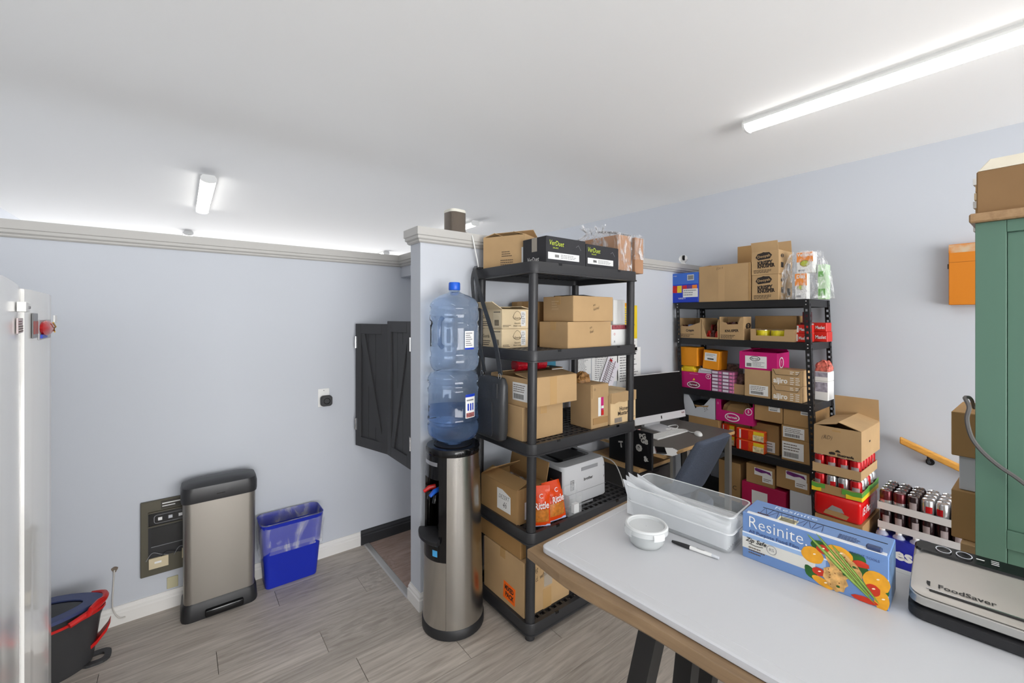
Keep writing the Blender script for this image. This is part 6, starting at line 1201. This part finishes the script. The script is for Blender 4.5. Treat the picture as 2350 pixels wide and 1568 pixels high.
# ---- cling film box
fl, frr = P(1704, 1276), P(2040, 1405); d = frr - fl; L = d.length; rz = math.atan2(d.x, -d.y); nx = Vector((-d.y, d.x, 0)).normalized()
RBH = 0.128; dep = 0.118
c = (fl + frr) / 2 + nx * dep / 2
SKY = pm('sky_blue_board', (106, 138, 188), 0.35); PALE = pm('pale_sand_print', (214, 212, 204), 0.35); NAV = pm('navy_ink', (36, 44, 92), 0.4)
RB = Bx(thing('cling_film_box', 'blue food film box with a picture of chicken and asparagus', 'box', (c.x, c.y, ZB), rz), dep, L, RBH)
bm = B(); box(bm, -dep / 2, dep / 2, -L / 2, L / 2, 0, RBH, bev=0.0015); obj('carton', bm, SKY, RB.root)
decal(RB, '-x', 0.0, 0.545, 1.0, 0.575, pm('white_stripe_print', (222, 228, 236), 0.35), 'white_band', t=.0005); decal(RB, '-x', 0.0, 0.22, 0.55, 0.46, PALE, 'sand_band', t=.0004); decal(RB, '-x', 0.0, 0.36, 0.62, 0.545, pm('mid_sky', (150, 178, 216), 0.35), 'sky_band', t=.0003)
text(RB, '-x', 0.045, 0.815, 'Resinite.', 0.047, WHITE, align='LEFT', sx=0.9, bold=-0.01); text(RB, '-x', 0.055, 0.615, 'All Purpose Food Film', 0.0135, NAV, align='LEFT', sx=1.0)
text(RB, '-x', 0.11, 0.42, 'Zip Safe', 0.016, INK, shear=0.3, bold=0.02); bm = B(); M = frameM(RB.fr('-x'), 0.11, 0.345, 0.0012); tube(bm, [M @ Vector((x, -0.0025 * math.cos(x * 90), 0)) for x in [-.018 + .004 * i for i in range(10)]], 0.0008, 5); obj('logo_swoosh', bm, INK, RB.root)
lines(RB, '-x', 0.05, 0.12, 0.20, 0.29, 3, INK2, seed=2); M = frameM(RB.fr('-x'), 0.235, 0.36, 0.0011); bm = B(); loft(bm, [[M @ Vector((x, y, 0)) for x, y in ell(q, q)] for q in (0.0125, 0.0112)], cap=False); o = obj('seal', bm, GREYINK, RB.root); text(RB, '-x', 0.235, 0.36, 'RS', 0.012, GREYINK, parent=o)
text(RB, '-x', 0.86, 0.86, 'PRECUT TOOLS', 0.008, NAV)
# food picture: printed shapes
FDY = pm('potato_print', (228, 160, 36), 0.4, var=.15, scale=40); FDG = pm('asparagus_print', (112, 146, 60), 0.4, var=.25, scale=60); FDD = pm('leaf_print', (38, 92, 34), 0.4, var=.3, scale=40); FDC = pm('chicken_print', (206, 160, 96), 0.4, var=.45, scale=70); FDR = pm('tomato_print', (196, 50, 24), 0.35, var=.2, scale=40)
fr0 = RB.fr('-x'); lv = [0]
def blob(nm, mat, u, v, a, b, rot=0.0, n=16, k=0.1):
    lv[0] += 1; M = frameM(fr0, u, v, 0.0006 + 0.00004 * lv[0], rot); bm = B(); R = random.Random(lv[0])
    bm.faces.new([bm.verts.new(M @ Vector((x * (1 + R.uniform(-k, k)), y * (1 + R.uniform(-k, k)), 0))) for x, y in ell(a, b, n)]); return obj(nm, bm, mat, RB.root)
for u, v, a, b, r in ((0.80, 0.66, .034, .017, -.6), (0.52, 0.20, .018, .012, -.9), (0.57, 0.80, .016, .012, .2), (0.96, 0.35, .014, .02, 0), (0.78, 0.76, .028, .014, .2)): blob('leaf_picture', FDD, u, v, a, b, r)
for u, v, a, b, r in ((0.53, 0.56, .024, .021, 0), (0.70, 0.74, .030, .022, 0), (0.93, 0.47, .026, .024, 0), (0.60, 0.09, .024, .010, -.3), (0.96, 0.16, .014, .024, 0)): blob('potato_picture', FDY, u, v, a, b, r, 18, .05)
for u, v, a, b in ((0.60, 0.74, .013, .012), (0.575, 0.27, .016, .010), (0.91, 0.30, .014, .014), (0.84, 0.70, .016, .008), (0.86, 0.06, .024, .007)): blob('tomato_picture', FDR, u, v, a, b)
blob('chicken_picture', FDC, 0.68, 0.25, .024, .030, .2, 18, .12); blob('chicken_picture', FDC, 0.71, 0.58, .026, .034, .5, 18, .12); blob('chicken_picture', FDC, 0.78, 0.52, .020, .026, .5, 18, .1)
for u, v, a, r in ((0.66, 0.60, .085, -.72), (0.735, 0.46, .088, -.72), (0.73, 0.58, .090, -.80), (0.80, 0.50, .078, -.85)): blob('asparagus_picture', FDG, u, v, a * .86, .0040, r, 14, .08)
for u, v in ((0.74, 0.40), (0.80, 0.60), (0.70, 0.12)): blob('herb_fleck', FDD, u, v, .004, .003)
Rg = random.Random(77); CHAR = pm('char_print', (120, 66, 24), 0.4); GLINT = pm('glint_print', (246, 226, 190), 0.35)
for u0, v0 in ((0.68, 0.25), (0.71, 0.58), (0.78, 0.52)):
    for q in range(7): blob('char_fleck', CHAR, u0 + Rg.uniform(-.045, .045), v0 + Rg.uniform(-.16, .16), Rg.uniform(.0012, .003), .0011, Rg.uniform(-1, 1), 8)
for u, v in ((0.545, 0.60), (0.72, 0.79), (0.94, 0.53), (0.605, 0.77), (0.915, 0.33), (0.58, 0.29), (0.97, 0.20), (0.62, 0.11)): blob('glint', GLINT, u, v, .0035, .0018, .4, 8)
for u, v, a, r in ((0.66, 0.605, .07, -.72), (0.735, 0.465, .072, -.72), (0.73, 0.585, .074, -.80), (0.80, 0.505, .064, -.85)): blob('asparagus_highlight', pm('asparagus_light', (164, 192, 96), 0.4), u, v, a, .0012, r, 10, .05)
# top of the box, read from the near side
text(RB, '+zl', 0.34, 0.80, 'Resinite', 0.030, pm('pale_blue_ink', (206, 222, 240), 0.4), sx=1.1); decal(RB, '+zl', 0.10, 0.60, 0.97, 0.625, INK, 'slot'); decal(RB, '+zl', 0.26, 0.10, 0.40, 0.40, pm('barcode_cream', (226, 218, 176), 0.5), 'barcode_label'); barcode(RB, '+zl', 0.275, 0.14, 0.385, 0.36, INK)
lines(RB, '+zl', 0.10, 0.14, 0.2, 0.26, 1, DBR); lines(RB, '+zl', 0.68, 0.12, 0.84, 0.42, 4, NAV, seed=6)
bm = B()
for i in range(16):
    M = frameM(RB.fr('+zl'), 0.12 + 0.03 * i, 0.40, 0.001, 0.3 * math.sin(i * 1.7)); bm.faces.new([bm.verts.new(M @ Vector(q + (0,))) for q in ((-.0006, -.02), (.0006, -.02), (.0006, .02), (-.0006, .02))])
obj('ray_print', bm, NAV, RB.root)
bm = B(); box(bm, -dep / 2 + 0.001, -dep / 2 + 0.012, -L / 2 + 0.004, L / 2 - 0.012, RBH + .0002, RBH + .0025); obj('cutter_rail', bm, pm('cutter_white', (222, 224, 228), 0.3), RB.root)
bm = B(); box(bm, -dep / 2 - 0.001, -dep / 2 + 0.014, -L / 2 + 0.012, -L / 2 + 0.042, RBH + .0026, RBH + .013, bev=0.003); obj('slide_cutter', bm, pm('slider_navy', (46, 62, 100), 0.3), RB.root)
decal(RB, '-y', 0.04, 0.04, 0.96, 0.96, pm('end_print', (88, 116, 150), 0.35, var=.4, scale=24), 'end_picture')
# ---- vacuum sealer
FS = thing('vacuum_sealer', 'champagne silver vacuum sealer with black control strip', 'appliance', (1.318, 0.215, ZB), 0.10); SVM = pm('champagne_silver', (176, 170, 163), 0.38, 0.35); SVE = pm('bright_silver', (186, 184, 180), 0.25, 0.8)
FD, FWD = 0.235, 0.44
def fs(k, z0, sl, r=0.028, x0=0.0, x1=FD, y0=-FWD, y1=0.0):
    cx, cy = (x0 + x1) / 2, (y0 + y1) / 2; return [(x + cx, y + cy, z0 + sl * (x + cx)) for x, y in rrect((x1 - x0) - 2 * k, (y1 - y0) - 2 * k, r, 6)]
bm = B(); loft(bm, [fs(0.006, 0.0, 0), fs(0.0, 0.006, 0), fs(0.0, 0.024, 0.04), fs(0.006, 0.028, 0.04)]); obj('base', bm, BLKP, FS, smooth=True)
bm = B(); loft(bm, [fs(0.012, 0.028, 0.04), fs(0.012, 0.034, 0.06)]); obj('vacuum_gap', bm, BLKG, FS)
bm = B(); loft(bm, [fs(0.004, 0.034, 0.10), fs(0.001, 0.037, 0.12), fs(0.002, 0.052, 0.16), fs(0.008, 0.056, 0.16)]); obj('lid_rim', bm, SVE, FS, smooth=True)
bm = B(); loft(bm, [fs(0.004, 0.0562, 0.16, x1=0.186), fs(0.012, 0.0582, 0.16, x1=0.186)]); ld_ = obj('lid', bm, SVM, FS, smooth=True)
bm = B(); loft(bm, [fs(0.002, 0.0550, 0.165, x0=0.183, r=0.018), fs(0.005, 0.0590, 0.165, x0=0.183, r=0.016)]); cp = obj('control_strip', bm, BLKG, FS, smooth=True)
def fsf(x, y): z = 0.0596 + 0.16 * x; return (Vector((x, y, z)), Vector((0, -1, 0)), Vector((1, 0, 0.16)).normalized(), Vector((-0.16, 0, 1)).normalized(), 1, 1)
text(None, None, 0, 0, 'FoodSaver', 0.020, INK, fr=fsf(0.052, -0.048), off=0, parent=FS, align='LEFT', bold=0.015, sx=1.05); bm = B(); M = frameM(fsf(0.053, -0.036), 0, 0, 0); prism(bm, [(-.006, .008), (.0, .008), (.0, -.009), (-.004, -.006), (-.006, -.001)], 'z', 0, .0003, M=M); obj('logo_mark', bm, INK, FS)
bm = B(); M = frameM(fsf(0.028, -0.22), 0, 0, 0); prism(bm, rrect(0.37, 0.005, 0.002, 2), 'z', -0.001, .0003, M=M); obj('lid_slot', bm, INK, FS); bm = B(); M = frameM(fsf(0.0335, -0.22), 0, 0, 0); prism(bm, rrect(0.38, 0.0025, 0.001, 2), 'z', -0.001, .0004, M=M); obj('lid_highlight_strip', bm, CHROME, FS)
for i in range(2):
    M = frameM(fsf(0.208, -0.055 - 0.036 * i), 0, 0, 0.0035); bm = B(); loft(bm, [[M @ Vector((x, y, 0)) for x, y in ell(q, q, 24)] for q in (0.0145, 0.0125)], cap=False); obj('button_ring', bm, GREYB, cp)
for i in range(3):
    M = frameM(fsf(0.202 + 0.007 * i, -0.142), 0, 0, 0.0035); bm = B(); prism(bm, rrect(0.013, 0.002, 0.0008, 2), 'z', 0, .0003, M=M); obj('indicator', bm, WHITE, cp)
M = frameM(fsf(0.208, -0.118), 0, 0, 0.0035); bm = B(); prism(bm, rrect(0.014, 0.003, 0.001, 2), 'z', 0, .0003, M=M); obj('indicator', bm, WHITE, cp)
# ---- clear bin of food bags
bl_, br_ = P(1442, 1188), P(1676, 1278); d = br_ - bl_; L2 = d.length; rz2 = math.atan2(d.x, -d.y); n2 = Vector((-d.y, d.x, 0)).normalized(); BD = 0.15; BHt = 0.112
c = (bl_ + br_) / 2 + n2 * BD / 2
PB = thing('storage_bin', 'clear plastic bin full of white food bags on the board', 'bin', (c.x, c.y, ZB), rz2)
ACR = pm('acrylic', (236, 240, 242), 0.05, alpha=0.18); ACE = pm('acrylic_edge', (232, 234, 236), 0.1, alpha=0.75)
bm = B(); loft(bm, [[(x, y, z) for x, y in rrect(BD + q, L2 + q, 0.02, 5)] for q, z in ((-0.012, 0.0), (-0.006, 0.004), (0.0, 0.06), (0.012, 0.062), (0.016, BHt - 0.002))] + [[(x, y, z) for x, y in rrect(BD + q, L2 + q, 0.018, 5)] for q, z in ((0.011, BHt - 0.002), (0.006, 0.064), (-0.006, 0.058), (-0.014, 0.006))], cap=True); obj('bin_shell', bm, ACR, PB, smooth=True)
bm = B(); loft(bm, [[(x, y, BHt - 0.002) for x, y in rrect(BD + 0.017, L2 + 0.017, 0.021, 5)], [(x, y, BHt + 0.001) for x, y in rrect(BD + 0.019, L2 + 0.019, 0.022, 5)], [(x, y, BHt + 0.001) for x, y in rrect(BD + 0.009, L2 + 0.009, 0.018, 5)]], cap=False); obj('rim', bm, ACE, PB, smooth=True)
bm = B(); loft(bm, [[(x, y, z) for x, y in rrect(BD + q, L2 + q, 0.02, 5)] for q, z in ((0.001, 0.0595), (0.0135, 0.0605), (0.0135, 0.0635), (0.005, 0.0635))], cap=False); obj('shoulder_ridge', bm, ACE, PB, smooth=True)
SHT = film_mat('frosted_bag_film', 0.85, 1.0, 5, (232, 234, 236), (1, 1, 1)); R = random.Random(8)
for i in range(9):
    bm = B(); n = 14; x0 = -BD / 2 + 0.012 + i * 0.0125; rings = []
    for j in range(n + 1):
        s = j / n; yy = (L2 / 2 - 0.010) - s * (L2 - 0.022) + (0.022 * (1 - s) if i < 4 else 0)
        top = 0.100 + 0.040 * (1 - s) ** 2 * (1 if i < 5 else 0.3) - 0.020 * s + R.uniform(-0.002, 0.002) - 0.004 * abs(i - 3)
        rings.append([(x0 + 0.004 * math.sin(3 * s + i), yy, 0.008), (x0 + 0.005 * math.sin(4 * s + i), yy, top * .55), (x0 - 0.012 * (1 - s) + 0.008 * math.sin(5 * s + i * 2), yy + 0.010 * (1 - s), top)])
    loft(bm, rings, closed=False, cap=False); o = obj('food_bag', bm, SHT, None, (c.x, c.y, ZB), (0, 0, rz2), smooth=True)
    tag(o, 'frosted white food bag standing in the clear bin, %s from its front' % ORD[i], 'plastic bag', 'food bags in the clear bin')
# ---- round container
RC = thing('food_container', 'round clear lidded food container on the board', 'container', (1.118, 0.772, ZB)); FR = pm('frosted_plastic', (228, 232, 232), 0.2, alpha=0.38)
bm = B(); lathe(bm, [(0.044, 0.0), (0.046, 0.002), (0.052, 0.012), (0.057, 0.044), (0.058, 0.05), (0.056, 0.05), (0.050, 0.012), (0.043, 0.004)], 36); obj('tub', bm, FR, RC, smooth=True)
LIDP = pm('lid_plastic', (228, 230, 230), 0.25, alpha=0.55)
bm = B(); lathe(bm, [(0.060, 0.040), (0.0635, 0.042), (0.0635, 0.054), (0.060, 0.058), (0.054, 0.058), (0.050, 0.052), (0.001, 0.052)], 36, cap=False); obj('lid', bm, LIDP, RC, smooth=True)
bm = B(); lathe(bm, [(0.053, 0.0582), (0.056, 0.0605), (0.060, 0.0602), (0.0635, 0.056)], 36, cap=False); obj('lid_rim', bm, pm('lid_rim_white', (216, 218, 218), 0.3, alpha=0.8), RC, smooth=True)
for a in (250, 70, 160, 340):
    bm = B(); rings = [[(r * math.cos(math.radians(a + q)), r * math.sin(math.radians(a + q)), z) for q in (-16, -8, 0, 8, 16)] for r, z in ((0.0645, 0.055), (0.067, 0.048), (0.066, 0.036))]; loft(bm, rings, closed=False); obj('lid_clip', bm, MATS['lid_rim_white'], RC, smooth=True)
# ---- marker pen
a_, b_ = P(1549, 1243), P(1656, 1281); off = Vector((-0.016, 0, 0.006)); a_ += off; b_ += off; d = (b_ - a_)
MK = thing('marker_pen', 'black and white permanent marker lying on the board', 'pen', a_ - Vector((0, 0, 0.006))); Lm = d.length; ux = d.normalized()
def alongtube(nm, s0, s1, rs, mat): bm = B(); tube(bm, [ux * (s0 + (s1 - s0) * i / (len(rs) - 1)) * Lm + Vector((0, 0, 0.006)) for i in range(len(rs))], rs, 14); return obj(nm, bm, mat, MK, smooth=True)
alongtube('cap', 0.0, 0.40, [0.0035, 0.005, 0.0056, 0.006, 0.006], BLKP); bd = alongtube('barrel', 0.40, 0.86, [0.0054, 0.0055, 0.0055, 0.0050], WPL); alongtube('end', 0.86, 1.0, [0.0048, 0.0044, 0.0036], GREYB)
pn_ = Vector((0, 0, 1)); vu = pn_.cross(ux).normalized(); text(None, None, 0, 0, 'Sharpie', 0.008, INK, fr=(ux * Lm * .62 + Vector((0, 0, 0.0118)), ux, vu, pn_, 1, 1), off=0, parent=MK, shear=.3)
